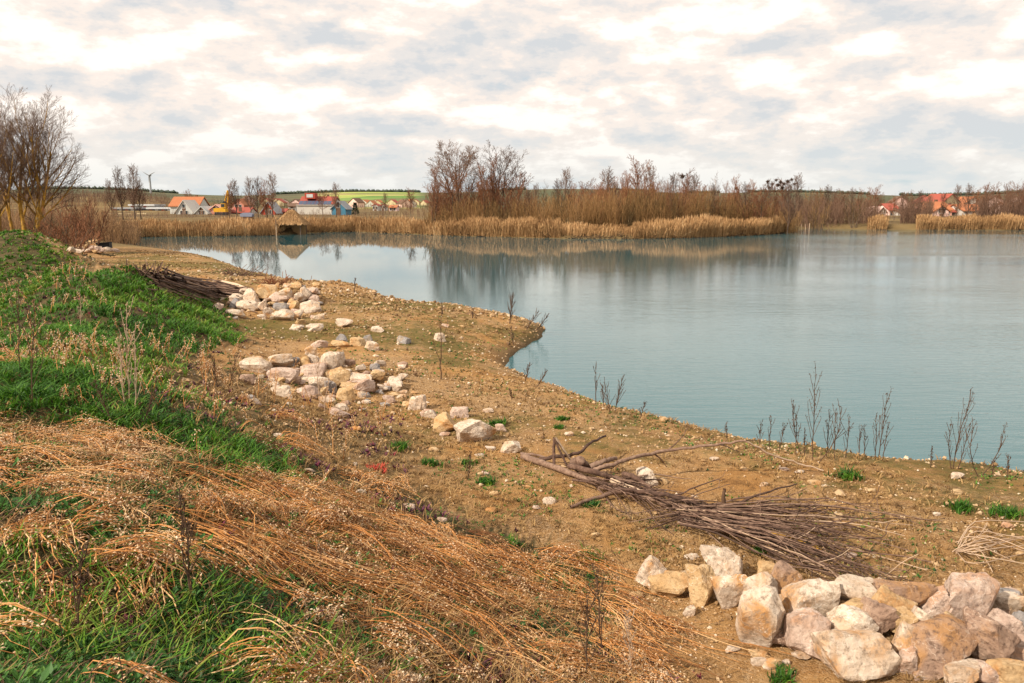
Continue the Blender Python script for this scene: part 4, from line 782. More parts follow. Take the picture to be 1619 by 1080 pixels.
rf_ = one('roof', A, M['thatch'], o); Bz = Acc(); dn = np.stack([np.sign(bx) * (sd4 % 2 == 1) * 0.9, np.sign(by) * (sd4 % 2 == 0) * 0.9, np.full(n, -0.8)], -1); tubes(Bz, np.stack([C, C + dn * 0.3], 1), 0.022, 3, rng.uniform(0, 1, n)); one('thatch', Bz, M['reed'], rf_, kind='stuff')
for sx in (-1, 1):
    for sy in (-1, 1): A = Acc(); tubes(A, np.array([[(sx * 1.45, sy * 1.45, -0.3), (sx * 1.45, sy * 1.45, e + 0.1)]]), 0.08, 6); one('post', A, M['bark'], o)
for i in range(7):
    A = Acc(); box(A, -1.42 + i * 0.41, -1.42 + i * 0.41 + 0.39, 1.3, 1.35, -0.2, e); one('board', A, M['thatch'], o)
A = Acc(); p = onz(np.float64(437), np.float64(371), 0.15); tubes(A, np.array([[(0, 0, -0.4), (0.02, 0, 1.2), (0.0, 0, 1.9)]]), 0.045, 6); o = link('mooring_post', A.mesh('mooring_post', M['palewood']), None, p, 'pale leaning post at the shore left of the thatched shelter', 'post'); A = Acc(); tubes(A, np.array([[(0.0, -.05, 1.0), (0.0, -.05, 1.8), (-0.3, -.05, 2.5)]]), 0.04, 5); one('snag', A, M['bark'], o)
# stakes before the right-hand gap
for i, px in enumerate([1252, 1257, 1262, 1267, 1273, 1279]):
    p = onz(np.float64(px), np.float64(366), 0.0); A = Acc(); tubes(A, np.array([[(0, 0, -0.3), (0.02, 0, 0.5), (0.05 * (i % 3 - 1), 0, 1.0 + 0.1 * (i % 3))]]), 0.05, 5); link('stake', A.mesh('stake', M['palewood']), None, p, 'short pale stake in the water at the end of the spit', 'stake', 'stakes at the spit end')
# black tub beside the far rock heap
o_p = hit1(158, 395); o = thing('black_tub', o_p + np.array([0, 0.4, 0.05]), 'black rectangular tub behind the far left rock heap', 'tub', None, 0.15); w, dp_, h = 1.15, 0.6, 0.40; A = Acc()
box(A, -w / 2, w / 2, -dp_ / 2, -dp_ / 2 + .04, 0, h); box(A, -w / 2, w / 2, dp_ / 2 - .04, dp_ / 2, 0, h); box(A, -w / 2, -w / 2 + .04, -dp_ / 2 + .041, dp_ / 2 - .041, 0, h); box(A, w / 2 - .04, w / 2, -dp_ / 2 + .041, dp_ / 2 - .041, 0, h); box(A, -w / 2 + .041, w / 2 - .041, -dp_ / 2 + .041, dp_ / 2 - .041, 0.01, .05); one('shell', A, M['blackp'], o)
A = Acc(); tubes(A, np.array([[(-w / 2 - .02, -dp_ / 2 - .02, h + .01), (w / 2 + .02, -dp_ / 2 - .02, h + .01)], [(-w / 2 - .02, dp_ / 2 + .02, h + .01), (w / 2 + .02, dp_ / 2 + .02, h + .01)]]), .03, 5); one('rim', A, M['blackp'], o); o.rotation_euler.y = -0.08
#PART4
# ------------------------------------------------------------------ rocks
def ico(sub):
    import bmesh
    bm = bmesh.new(); bmesh.ops.create_icosphere(bm, subdivisions=sub, radius=1.0); v = np.array([x.co[:] for x in bm.verts]); f = np.array([[l.index for l in x.verts] for x in bm.faces]); bm.free(); return v, f
ICO = {s: ico(s) for s in (2, 3, 4, 5)}
def rock_shape(seed, sub, dims, rough=1.0):
    r = np.random.default_rng(seed); u, f = ICO[sub]
    nrm = unit(r.normal(size=(7, 3))); nrm = np.vstack([nrm, [[0, 0, 1], [0.05, 0, -1], [1, 0.1, 0.1], [-1, 0, 0.1], [0, 1, 0], [0.1, -1, 0.15]]]) + r.normal(size=(13, 3)) * 0.28; nrm = unit(nrm)
    d = np.concatenate([r.uniform(0.52, 0.95, 7), r.uniform(0.55, 0.90, 6)])
    c = np.maximum(u @ nrm.T, 1e-4) / d
    rad = 1 / c.max(1); v = u * rad[:, None]
    off = r.uniform(0, 50, 3)
    rid = lambda q, sd: 1 - 2 * np.abs(vn3(q, sd) - 0.5)
    stv = unit(r.normal(size=3)); lay = v @ stv
    e = (vn3(v * 1.7 + off, seed) - 0.5) * 0.13 + (rid(v * 3.3 + off, seed + 1) - 0.6) * 0.085 * rough + (rid(v * 8 + off, seed + 2) - 0.6) * 0.045 * rough
    e = e + (np.floor((lay + 0.2 * vn3(v * 2 + off, seed + 7)) * 4.2) % 2 - 0.5) * 0.022 * rough
    if sub >= 4: e = e + (rid(v * 18 + off, seed + 3) - 0.6) * 0.018 * rough
    v = v * (1 + e)[:, None]; lo, hi = v.min(0), v.max(0); v = (v - (lo + hi) / 2) / ((hi - lo) / 2)
    return v * np.array(dims) / 2, f
RS = 100
def rock(x0, y0, x1, y1, mt, label, tilt=0.0, sub=4, name='rock', group=None, dep=0.85, rz=None, lift=0.0):
    global RS; RS += 1
    cx = (x0 + x1) / 2; w, h = x1 - x0, y1 - y0
    p = hit1(cx, y1 - 0.30 * h, 0.0, 1.0); sc = np.linalg.norm(p - np.array([0, 0, CAMH])) / F
    gr_ = 1.12 if sub == 3 else 1.06; W_, H_ = w * sc * gr_, h * sc * gr_; D_ = (0.5 * W_ + 0.5 * H_) * dep
    v, f = rock_shape(RS, sub, (W_, D_, H_ * 0.96))
    c, s = math.cos(tilt), math.sin(tilt)
    if tilt:
        k = 1 / (abs(c) + abs(s) * 0.6); v = np.stack([(v[:, 0] * c - v[:, 2] * s) * k, v[:, 1], (v[:, 0] * s + v[:, 2] * c) * k], -1)
    A = Acc(); A.add(v, None, f); me = A.mesh(name, M[mt], False)
    # centre along the sight line of the stone's middle, resting on the ground
    ctr = p + np.array([0, D_ * 0.30, H_ * 0.24 + lift])
    o = link(name, me, None, ctr, label, 'rock', group); return o
def crop(ox, oy, k, rows, **kw):
    for r_ in rows: rock(ox + r_[0] * k, oy + r_[1] * k, ox + r_[2] * k, oy + r_[3] * k, r_[4], r_[5], r_[6] if len(r_) > 6 else 0.0, **kw)
NP = 'in the nearest rock heap'
crop(980, 840, 0.3947, [
 (78, 130, 245, 285, 'rc', 'leftmost rounded pale rock of the nearest heap'), (120, 195, 292, 300, 'ro', 'low tan lobe against the leftmost rock of the nearest heap'), (282, 172, 392, 338, 'ro', 'rough crumbly tan rock left of the tall pointed one, nearest heap'),
 (345, 104, 505, 270, 'rc', 'tall pointed pale rock standing highest at the left of the nearest heap'), (385, 190, 520, 335, 'rc', 'knobbly pale rock under the tall pointed one, nearest heap'),
 (608, 158, 742, 275, 'rb', 'brown rock set behind the pale wedge, nearest heap'), (495, 190, 635, 330, 'rc', 'tan upper slab behind the long pale wedge, nearest heap'), (462, 255, 684, 530, 'rc', 'long pale wedge-shaped rock pointing down, nearest heap', 0.45),
 (860, 222, 1035, 310, 'rc', 'flat pale slab at the back middle of the nearest heap'), (1050, 228, 1255, 318, 'rb', 'dark brown flat slab at the back of the nearest heap'), (680, 218, 858, 400, 'rc', 'pale block veined with white right of the brown rock, nearest heap'),
 (1020, 262, 1208, 365, 'ro', 'ochre slab sloping down right, middle of the nearest heap', -0.3), (875, 300, 1030, 372, 'ro', 'tan slab edged with moss between two pale blocks, nearest heap'), (990, 310, 1095, 435, 'rb', 'small brown block under the ochre slab, nearest heap'), (1078, 345, 1180, 435, 'ro', 'small bright ochre block under the ochre slab, nearest heap'),
 (1225, 258, 1318, 355, 'rp', 'small pinkish rock left of the big veined one, nearest heap'), (1308, 240, 1535, 410, 'rp', 'largest pink-grey rock laced with pale veins, nearest heap'), (1508, 272, 1605, 362, 'rc', 'cream rock behind the largest pink-grey one, nearest heap'),
 (1478, 360, 1605, 470, 'rp', 'orange-stained pinkish rock below the largest one, nearest heap'), (1300, 358, 1395, 425, 'ro', 'tan slab squeezed under the largest pink-grey rock, nearest heap', -0.4), (1180, 318, 1254, 440, 'rc', 'small upright pale rock leaning right of the ochre blocks, nearest heap', 0.35),
 (860, 338, 1055, 485, 'rc', 'pale slab leaning on top of the big bottom rock, nearest heap', -0.25), (700, 378, 853, 565, 'rp', 'squarish grey rock with orange middle, nearest heap'), (1108, 400, 1218, 535, 'rc', 'pale pear-shaped rock right of the big bottom rock, nearest heap'),
 (1118, 500, 1203, 604, 'rp', 'small grey rock under the pear-shaped one, nearest heap'), (1390, 405, 1640, 580, 'rb', 'long brown slab slanting down to the right edge, nearest heap', -0.55), (1203, 432, 1445, 612, 'rb', 'big angular brown-grey rock with white veins, nearest heap'),
 (828, 455, 1120, 640, 'rc', 'largest cream rock at the bottom edge, orange patch on top, nearest heap'), (1328, 558, 1455, 640, 'rc', 'cream rock cut by the bottom edge right of the angular brown one'), (1440, 566, 1535, 640, 'rp', 'pinkish rock cut by the bottom edge near the corner'),
 (1515, 560, 1660, 650, 'ro', 'tan rock in the bottom right corner of the picture'), (1588, 352, 1650, 425, 'rg', 'grey rock cut by the right edge, nearest heap'), (1562, 452, 1660, 535, 'rp', 'pink rock cut by the right edge below the grey one'),
 (610, 428, 690, 475, 'rb', 'small brown stone right of the long pale wedge'), (596, 515, 645, 552, 'ro', 'small tan stone under the long pale wedge'), (560, 138, 630, 190, 'ro', 'flat orange shard behind the tan upper slab, nearest heap'), (1235, 395, 1300, 440, 'rg', 'small grey stone between pale and brown rocks, nearest heap'),
 (255, 308, 300, 350, 'rc', 'small pale stone in the earth left of the nearest heap'), (820, 218, 870, 250, 'ro', 'small orange stone behind the pale veined block')], sub=4)
crop(360, 500, 0.21, [
 (100, 332, 298, 455, 'rc', 'large rounded pale boulder at the left end of the middle heap'), (95, 452, 200, 528, 'rb', 'small brown stone under the left boulder of the middle heap'), (305, 300, 482, 425, 'rc', 'tan pointed rock second from the left, middle heap'), (310, 418, 505, 525, 'rp', 'flat grey-white slab at the front left of the middle heap'),
 (478, 318, 535, 375, 'rg', 'small grey stone on top of the middle heap'), (522, 318, 614, 412, 'ro', 'tan rock left of the middle heap centre'), (598, 298, 680, 365, 'rc', 'small pale rock at the back of the middle heap'), (698, 288, 862, 428, 'rc', 'biggest tan block crowning the middle heap'),
 (548, 378, 722, 495, 'rp', 'pinkish rock in front of the crowning block, middle heap'), (762, 408, 908, 550, 'ro', 'bright ochre block right of centre, middle heap'), (902, 438, 1075, 525, 'rc', 'cream-grey block right of the ochre one, middle heap'), (1068, 422, 1175, 500, 'ro', 'rust-brown stone at the back right of the middle heap'),
 (1200, 472, 1310, 575, 'rc', 'whitest rock at the right end of the middle heap'), (850, 512, 1015, 595, 'ro', 'ochre flat rock low in the middle heap'), (940, 488, 1115, 630, 'rp', 'grey-tan slab sloping at the right of the middle heap', 0.5), (728, 502, 815, 615, 'rg', 'dark grey wedge in the hollow of the middle heap'),
 (600, 470, 765, 565, 'rc', 'tan rock in the front centre of the middle heap'), (678, 540, 755, 615, 'ro', 'small ochre stone below the centre of the middle heap'), (818, 558, 948, 675, 'ro', 'rust-orange wedge at the front of the middle heap'), (358, 538, 485, 640, 'rc', 'tan stone at the front left foot of the middle heap'), (548, 538, 675, 640, 'rp', 'pinkish stone at the front foot of the middle heap'),
 (688, 612, 805, 668, 'rc', 'pale flat stone at the very front of the middle heap'), (798, 668, 905, 715, 'rc', 'flat tan stone in the grass before the middle heap'), (738, 706, 905, 765, 'rp', 'low pinkish stone nearest the weeds before the middle heap'), (1368, 615, 1485, 745, 'rc', 'tan rock alone right of the middle heap'), (1478, 712, 1565, 785, 'rc', 'small tan stone right of the lone tan rock'),
 (588, 232, 664, 304, 'rc', 'round cream stone behind the middle heap'), (618, 188, 745, 254, 'rp', 'pinkish stone behind the round cream one'), (783, 192, 905, 250, 'ro', 'orange-cream stone in the row behind the middle heap'), (808, 148, 895, 218, 'rg', 'grey stone on the orange-cream one behind the middle heap'), (918, 172, 1030, 240, 'ro', 'orange flat block in the row behind the middle heap'),
 (1013, 148, 1085, 214, 'rg', 'small grey-white stone behind the orange flat block'), (1028, 202, 1135, 280, 'rc', 'whitish stone right of the orange flat block'), (1278, 158, 1375, 230, 'rg', 'lone dark grey stone on the mossy flat'), (1078, 82, 1175, 134, 'rc', 'pale flat stone on the mossy flat near the far heap'), (808, 28, 935, 108, 'rc', 'tan stone between the middle and far heaps'),
 (598, 68, 706, 124, 'rc', 'flat pale stone right below the far heap'), (458, 72, 566, 114, 'rc', 'flat pale stone left below the far heap'), (1550, 138, 1640, 205, 'rc', 'rough pale stone alone near the thin stalk')], sub=3)
crop(640, 440, 0.2594, [
 (165, 838, 322, 978, 'ro', 'orange-faced rock left of the big speckled boulder'), (300, 882, 558, 1055, 'rc', 'big speckled grey-cream boulder in the middle of the shore'), (580, 998, 708, 1100, 'rc', 'pale slab beside the end of the fallen trunk'), (552, 892, 625, 955, 'rp', 'small grey stone behind the speckled boulder'),
 (278, 793, 385, 875, 'rp', 'pink stone behind the orange-faced rock'), (15, 728, 125, 835, 'rc', 'tan rock at the end of the middle heap path'), (95, 803, 195, 862, 'rp', 'small pinkish stone left of the orange-faced rock')], sub=4)
crop(800, 660, 0.3088, [(678, 272, 778, 362, 'rc', 'cream rock caught behind the fallen branches')], sub=4)
FH = 'far heap by the brushwood'
crop(200, 380, 0.1977, [
 (1010, 372, 1182, 495, 'ro', f'big orange-sided rock at the top left of the {FH}'), (938, 408, 1058, 545, 'rc', f'leaning cream rock at the left of the {FH}'), (832, 438, 942, 505, 'rc', f'small whitish rock at the left end of the {FH}'), (798, 478, 902, 568, 'rg', f'blue-grey rock at the left foot of the {FH}'),
 (863, 498, 1042, 592, 'rc', f'pointed cream rock right of the blue-grey one, {FH}'), (1038, 492, 1114, 592, 'rc', f'upright tan rock in the front left of the {FH}'), (795, 562, 938, 628, 'rc', f'flat cream slab at the front left of the {FH}'), (1092, 548, 1165, 622, 'rc', f'small white rock in the front middle of the {FH}'),
 (1150, 568, 1322, 672, 'rc', f'largest cream rock at the front of the {FH}'), (1138, 428, 1284, 520, 'rp', f'grey-cream rock in the middle of the {FH}'), (1208, 376, 1332, 510, 'rc', f'tall cream block in the centre of the {FH}', -0.4), (1298, 342, 1394, 408, 'ro', f'tan rock topping the {FH}'),
 (1142, 348, 1214, 404, 'ro', f'small tan rock at the back left of the {FH}'), (1252, 348, 1314, 394, 'rc', f'small white rock at the back of the {FH}'), (1378, 388, 1464, 504, 'rc', f'bright cream rock at the right of the {FH}'), (1438, 388, 1528, 464, 'rp', f'pinkish rock at the back right of the {FH}'), (1458, 438, 1534, 494, 'rp', f'small pinkish stone at the right edge of the {FH}'),
 (1328, 428, 1404, 504, 'rc', f'pale rock between two cream blocks at the right of the {FH}'), (1158, 512, 1284, 580, 'rg', f'grey slab in the shade of the {FH}'), (1283, 498, 1364, 584, 'ro', f'bright orange rock low in the {FH}'), (1378, 502, 1534, 624, 'rc', f'big tan rock at the front right of the {FH}'), (1312, 568, 1404, 660, 'rc', f'cream rock next to the largest front rock, {FH}'),
 (1498, 592, 1580, 650, 'rc', f'small tan stone at the right foot of the {FH}'), (1338, 638, 1424, 684, 'ro', f'small orange stone at the front foot of the {FH}'), (1046, 598, 1114, 644, 'rc', f'small white stone at the front left foot of the {FH}'), (678, 512, 764, 574, 'rp', f'lone pinkish stone left of the {FH}'), (1296, 682, 1404, 734, 'rc', f'flat white stone just before the {FH}'), (1428, 682, 1558, 744, 'rc', f'flat pinkish-white stone right before the {FH}')], sub=3)
gl = 'stones of the far left heap'
for i in range(24):
    x = 141 + rng.normal() * 17; y = 401 - abs(rng.normal()) * 5.5 * max(0.1, 1 - abs(x - 141) / 40) ; w = rng.uniform(8, 15); h = w * rng.uniform(0.45, 0.7)
    rock(x - w / 2, y - h, x + w / 2, y, ['rc', 'rc', 'ro', 'rp'][i % 4], 'pale stone of the small heap beside the black tub', 0, 3, 'rock', gl)
gf = {'n': ('small pale rubble stone among the nearest rock heap', 'rubble in the nearest heap', (1150, 930, 1610, 1070), 46, (12, 30)), 'm': ('small rubble stone among the middle rock heap', 'rubble in the middle heap', (395, 572, 640, 650), 92, (8, 20)), 'f': ('small rubble stone among the far rock heap', 'rubble in the far heap', (365, 455, 505, 508), 70, (7, 14))}
for k_, (lb, gr, (x0, y0, x1, y1), n, (s0, s1)) in gf.items():
    for i in range(n):
        x = rng.uniform(x0, x1); y = rng.uniform(y0, y1); w = rng.uniform(s0, s1); rock(x - w / 2, y - w * rng.uniform(0.4, 0.75), x + w / 2, y, ['rc', 'ro', 'rp', 'rb', 'rc', 'rg'][i % 6], lb, 0, 2, 'stone', gr, lift=-0.01)
for i in range(70):
    while True:
        x = rng.uniform(420, 1619); y = rng.uniform(470, 960); p = hit1(x, y)
        if shore_sd(p[0], p[1]) > 0.35 and y > 480 and not any(inpoly(np.array(x), np.array(y), Z[z]) for z in ('straw2', 'straw3', 'green1')): break
    w = rng.uniform(9, 20) * (0.7 + (y - 480) / 900); rock(x - w / 2, y - w * rng.uniform(0.35, 0.6), x + w / 2, y, ['rc', 'ro', 'rp', 'rc', 'ro'][i % 5], 'loose flat stone scattered on the sandy shore', 0, 2, 'stone', 'loose stones on the shore')

# ------------------------------------------------------------------ fallen branches
def branch(pts, r0, r1, label, mt='deadwood', name='branch', group=None, k=None, ox=800, oy=660, sc=0.3088, twigs=0, cat='branch', sides=7, plane=None, wob=0.0):
    # pts: crop x, crop y, lift above ground
    pl = hit1(ox + plane[0] * sc, oy + plane[1] * sc)[1] if plane else 0
    P = np.array([atd(np.float64(ox + a * sc), np.float64(oy + b * sc), pl + l) if plane else hit1(ox + a * sc, oy + b * sc, l, 0.6) for a, b, l in pts])
    k = k or max(10, 4 * len(P)); t = np.linspace(0, len(P) - 1, k); s = np.linspace(0, 1, len(P))
    Q = np.stack([np.interp(t, np.arange(len(P)), P[:, i]) for i in range(3)], -1)
    for _ in range(2): Q[1:-1] = (Q[:-2] + 2 * Q[1:-1] + Q[2:]) / 4
    ln = np.linalg.norm(P[-1] - P[0]); Q[1:-1] += rng.normal(size=(k - 2, 3)) * min(0.006, 0.004 * ln + r0 * 0.1)
    if wob: tt = np.linspace(0, 1, k)[:, None]; Q = Q + ln * wob * (np.sin(tt * pi * rng.uniform(1.2, 2.6) + rng.uniform(0, 6)) * rng.normal(size=3) * np.array([.5, 1, .35])) * tt
    b = Q[0].copy(); Q = Q - b; R = np.linspace(r0, r1, k) * rng.uniform(0.94, 1.06, k); A = Acc(); tubes(A, Q[None], R[None], sides, [rng.uniform(0.1, 0.9)])
    # closed ends
    o = link(name, A.mesh(name, M[mt], True), None, b, label, cat, group)
    if twigs:
        P2, R2, l2 = spawn(Q[None], R[None], np.array([ln]), twigs, (0.3, 1.0), 35, 0.22, 5, 0.15, 0.0); B = Acc(); tubes(B, P2, np.clip(R2, 0.003, 0.012), 4, rng.uniform(0, 1, len(P2))); one('twigs', B, M[mt], o, True, kind='stuff')
    return o
branch([(85, 200, .05), (200, 240, .05), (340, 288, .06), (450, 332, .06), (565, 372, .05)], 0.040, 0.030, 'thickest fallen trunk at the left end of the branch pile', name='trunk_log', cat='log', sides=10)
branch([(325, 250, .12), (430, 272, .15), (540, 305, .10), (660, 345, .06)], 0.036, 0.026, 'gnarled trunk piece with root knot lying over the thickest trunk', name='trunk_log', cat='log', sides=10)
branch([(350, 235, .10), (385, 225, .22), (420, 250, .12)], 0.07, 0.03, 'dark knotted stump on the branch pile', name='stump', cat='stump', sides=9)
branch([(440, 262, .12), (500, 256, .16), (640, 208, .25), (790, 172, .35), (1000, 147, .42), (1110, 136, .45), (1228, 120, .48)], 0.027, 0.013, 'long arching bough reaching toward the water', twigs=4, k=28)
branch([(430, 255, .14), (500, 220, .20), (565, 210, .16)], 0.036, 0.024, 'short dark broken bough beside the root knot')
branch([(1225, 122, .46), (1350, 190, .25), (1500, 238, .1), (1625, 272, .03)], 0.014, 0.009, 'thin pale branch running down from the end of the arching bough', 'palewood', k=18)
branch([(170, 215, .05), (280, 200, .10), (380, 182, .15), (430, 130, .25), (510, 95, .30)], 0.028, 0.014, 'crooked branch bending up at the left of the pile')
branch([(75, 185, .04), (140, 188, .05), (200, 205, .04)], 0.02, 0.012, 'short thin branch behind the thickest trunk end')
branch([(248, 104, 0), (244, 170, 0), (246, 245, -.1)], 0.02, 0.018, 'upright dark stick of the little tripod on the pile', plane=(290, 255))
branch([(252, 104, 0), (300, 175, .02), (345, 235, .05)], 0.016, 0.014, 'pale slanting stick of the little tripod on the pile', 'palewood', plane=(290, 255))
branch([(249, 112, 0), (280, 180, -.05), (318, 255, -.1)], 0.015, 0.014, 'middle stick of the little tripod on the pile', plane=(290, 255))
branch([(330, 458, .02), (450, 415, .05), (560, 385, .08), (665, 370, .10)], 0.018, 0.03, 'slim branch lying across the middle of the pile')
branch([(565, 368, .10), (760, 385, .14), (900, 420, .12), (1015, 450, .08)], 0.026, 0.02, 'upper of two logs along the middle of the pile', name='trunk_log', cat='log')
branch([(655, 395, .06), (820, 438, .07), (910, 455, .06), (1050, 475, .05)], 0.03, 0.022, 'lower of two logs along the middle of the pile', name='trunk_log', cat='log')
branch([(600, 290, .06), (650, 300, .12), (740, 362, .05)], 0.035, 0.025, 'curved dark branch beside the cream rock in the pile')
branch([(540, 320, .08), (600, 345, .1), (700, 380, .08)], 0.028, 0.022, 'split log end in the middle of the pile', 'palewood', 'trunk_log', cat='log')
branch([(1122, 475, 0), (1110, 420, 0), (1119, 366, 0)], 0.03, 0.016, 'dark upright stub at the head of the twig bundle', 'weed', plane=(1120, 470))
branch([(1150, 458, .05), (1300, 392, .18), (1490, 340, .22)], 0.016, 0.007, 'thin branch slanting up right from the upright stub')
branch([(1200, 468, .05), (1450, 458, .12), (1640, 450, .12)], 0.014, 0.007, 'thin straight branch pointing right from the upright stub')
branch([(1060, 570, .05), (1250, 570, .06), (1450, 610, .08), (1619, 680, .05)], 0.022, 0.014, 'yellowish branch along the top of the twig bundle', 'lichen')
gb = 'rods of the twig bundle'
for i in range(100):
    a = rng.uniform(0, 1); x0, y0 = 870 + 260 * rng.uniform(0, 1), 455 + 110 * a * rng.uniform(0.4, 1); e = np.clip(a + rng.normal() * 0.30, -0.05, 1.1); L_ = rng.uniform(0.55, 1.05)
    ex, ey = 2060 + rng.normal() * 90, 540 + e * 430
    x1, y1 = x0 + (ex - x0) * L_, y0 + (ey - y0) * L_; ym = (y0 + y1) / 2 - 30 + rng.normal() * 22; h = rng.uniform(0.0, 0.20)
    branch([(x0, y0, 0.03 + h * 0.5), ((x0 + x1) / 2, ym, 0.04 + h), (x1, y1, 0.01 + h * 0.25)], rng.uniform(0.005, 0.012), rng.uniform(0.003, 0.005), 'thin rod of the brown twig bundle behind the nearest rocks', 'palewood' if i % 17 == 0 else 'deadwood', 'rod', gb, 12, wob=0.10, sides=4, twigs=3 if i % 2 == 0 else 0)
for i in range(70):
    x0 = rng.uniform(330, 1050); y0 = 275 + (x0 - 330) * 0.29 + rng.normal() * 22; an = rng.normal() * 0.5; L_ = rng.uniform(120, 330); branch([(x0, y0, .04), (x0 + L_ * .5, y0 + L_ * .5 * (0.30 + an * 0.6) - 12, rng.uniform(.05, .2)), (x0 + L_, y0 + L_ * (0.30 + an * 0.6), .03)], rng.uniform(0.007, 0.016), 0.004, 'thin twig tangled along the fallen logs', 'deadwood', 'rod', 'twigs along the fallen logs', 10, twigs=3 if i % 2 else 0, wob=0.09, sides=4)
for i in range(22):
    x0, y0 = 1100 + rng.normal() * 60, 480 + rng.normal() * 18; branch([(x0, y0, .08), (x0 - 160, y0 + 25 + rng.normal() * 15, .1), (x0 - rng.uniform(260, 420), y0 + 40 + rng.normal() * 35, .02)], 0.008, 0.004, 'thin twig spraying left from the head of the bundle', 'deadwood', 'rod', 'twigs spraying left', 8, sides=4, twigs=2)
# bent pale dead weed at the right edge
for i in range(16):
    x0, y0 = 1515 + rng.normal() * 4, 870 + rng.normal() * 5; branch([(x0, y0, 0.02), (x0 + 25 + rng.normal() * 12, y0 - 15 + rng.normal() * 18, 0.16), (x0 + rng.uniform(60, 130), y0 + rng.normal() * 20, 0.03)], 0.006, 0.004, 'pale bent stem of the dry tangle at the right edge', 'palewood', 'stem', 'pale dry tangle at the right', 9, 0, 0, 1.0, 2 if i % 2 else 0, sides=4)
# far brushwood pile
gs = 'sticks of the far brushwood pile'
for i in range(190):
    u_ = rng.uniform(0, 1); x0 = 236 + 110 * u_ + rng.normal() * 5; yb = 438 + 14 * rng.uniform(0, 1) + 10 * u_; ln = rng.uniform(30, 85); x1 = max(min(x0 + ln, 396 + rng.normal() * 4), x0 + 20); sl = rng.uniform(-0.1, 0.4); top = 1.0 - ((x0 + x1) / 2 - 315) ** 2 / 95 ** 2
    lf = max(0.04, rng.uniform(0, 1) * 0.45 * max(top, 0.15))
    p = hit([x0, x1], [yb + 8, yb + 8 + (x1 - x0) * max(sl, 0.05)]); p[:, 2] += lf * np.array([1.0, rng.uniform(0.4, 1.1)]); b_ = p[0].copy(); Q = np.array([b_, (p[0] + p[1]) / 2 + rng.normal(size=3) * 0.05, p[1]]) - b_
    A = Acc(); tubes(A, Q[None], np.array([[0.03, 0.024, 0.014]]) * rng.uniform(0.5, 1.2), 5, [rng.uniform(0, 1)]); link('stick', A.mesh('stick', M['deadwood'], True), None, b_, 'grey-brown stick of the far brushwood pile', 'stick', gs)
p = hit([352, 398], [452, 462]); Q = np.array([p[0] + [0, 0, .15], (p[0] + p[1]) / 2 + [0, 0, .15], p[1] + [0, 0, .06]]); A = Acc(); tubes(A, (Q - Q[0])[None], np.array([[.08, .075, .05]]), 8, [0.9]); link('pole', A.mesh('pole', M['palewood'], True), None, Q[0], 'pale pole sticking out of the far brushwood towards the rocks', 'pole')
for (px, py, w, lb) in [(383, 430, 1.0, 'dark brush clump at the right end of the far brushwood'), (437, 444, 0.8, 'reddish brush clump between brushwood and water'), (228, 430, 0.6, 'dark twiggy clump at the left end of the far brushwood')]:
    p = hit1(px, py + 6); n = 120; S = rng.normal(size=(n, 3)) * np.array([0.5, 0.3, 0.02]) * w; S[:, 2] = 0; D = rng.normal(size=(n, 3)); D[:, 2] = np.abs(D[:, 2]) * 0.6; A = Acc(); tubes(A, grow(S, D, rng.uniform(0.3, 0.8, n) * w, 4, 0.25, 0.02), 0.012, 3, rng.uniform(0, 1, n)); link('brush_clump', A.mesh('brush_clump', M['deadwood' if px != 437 else 'twigred']), None, p, lb, 'brush')

# ------------------------------------------------------------------ dead stalks standing on the shore
def stalk(bx, by, tx, ty, label, side=8, seeds=70, mt='weed', name='dead_stalk', group=None, bend=0.0, thick=0.006, spread=20):
    p = hit1(bx, by)
    for _ in range(30):
        if shore_sd(p[0], p[1]) > 0.12: break
        by += 1.5; ty += 1.5; p = hit1(bx, by)
    d = p[1]; thick = thick * max(1.0, d / 11); q = atd(np.float64(tx), np.float64(ty), d); v = q - p; hgt = np.linalg.norm(v)
    t = np.linspace(0, 1, 10)[:, None]; Q = t * v + np.array([1.0, 0, 0]) * bend * hgt * np.sin(pi * t) + rng.normal(size=(10, 3)) * 0.006 * hgt; Q[0] = 0; R = thick * np.linspace(1.2, 0.4, 10)
    o = thing(name, p - np.array([0, 0, 0.03]), label, 'dead weed', group); A = Acc(); tubes(A, Q[None], R[None], 5, [0.3]); one('stem', A, M[mt], o)
    P2, R2, l2 = spawn(Q[None], R[None], np.array([hgt]), side, (0.15, 0.9), spread, 0.34, 5, 0.08, 0.10, 0.7); A = Acc(); tubes(A, P2, np.maximum(R2, 0.003 * max(1.0, d / 11)), 4, rng.uniform(0, .6, len(P2))); one('side_twigs', A, M[mt], o, kind='stuff')
    C = np.concatenate([Q[5:].repeat(6, 0), P2[:, 2:].reshape(-1, 3)]); C = C[rng.integers(0, len(C), seeds)] + rng.normal(size=(seeds, 3)) * 0.008; D = rng.normal(size=(seeds, 3)) * 0.5; D[:, 2] += 1; A = Acc(); bip(A, C, D, rng.uniform(0.015, 0.035, seeds), np.full(seeds, 0.0045), rng.uniform(0, .7, seeds)); one('seed_heads', A, M[mt], o, kind='stuff'); return o
k = 0.2588
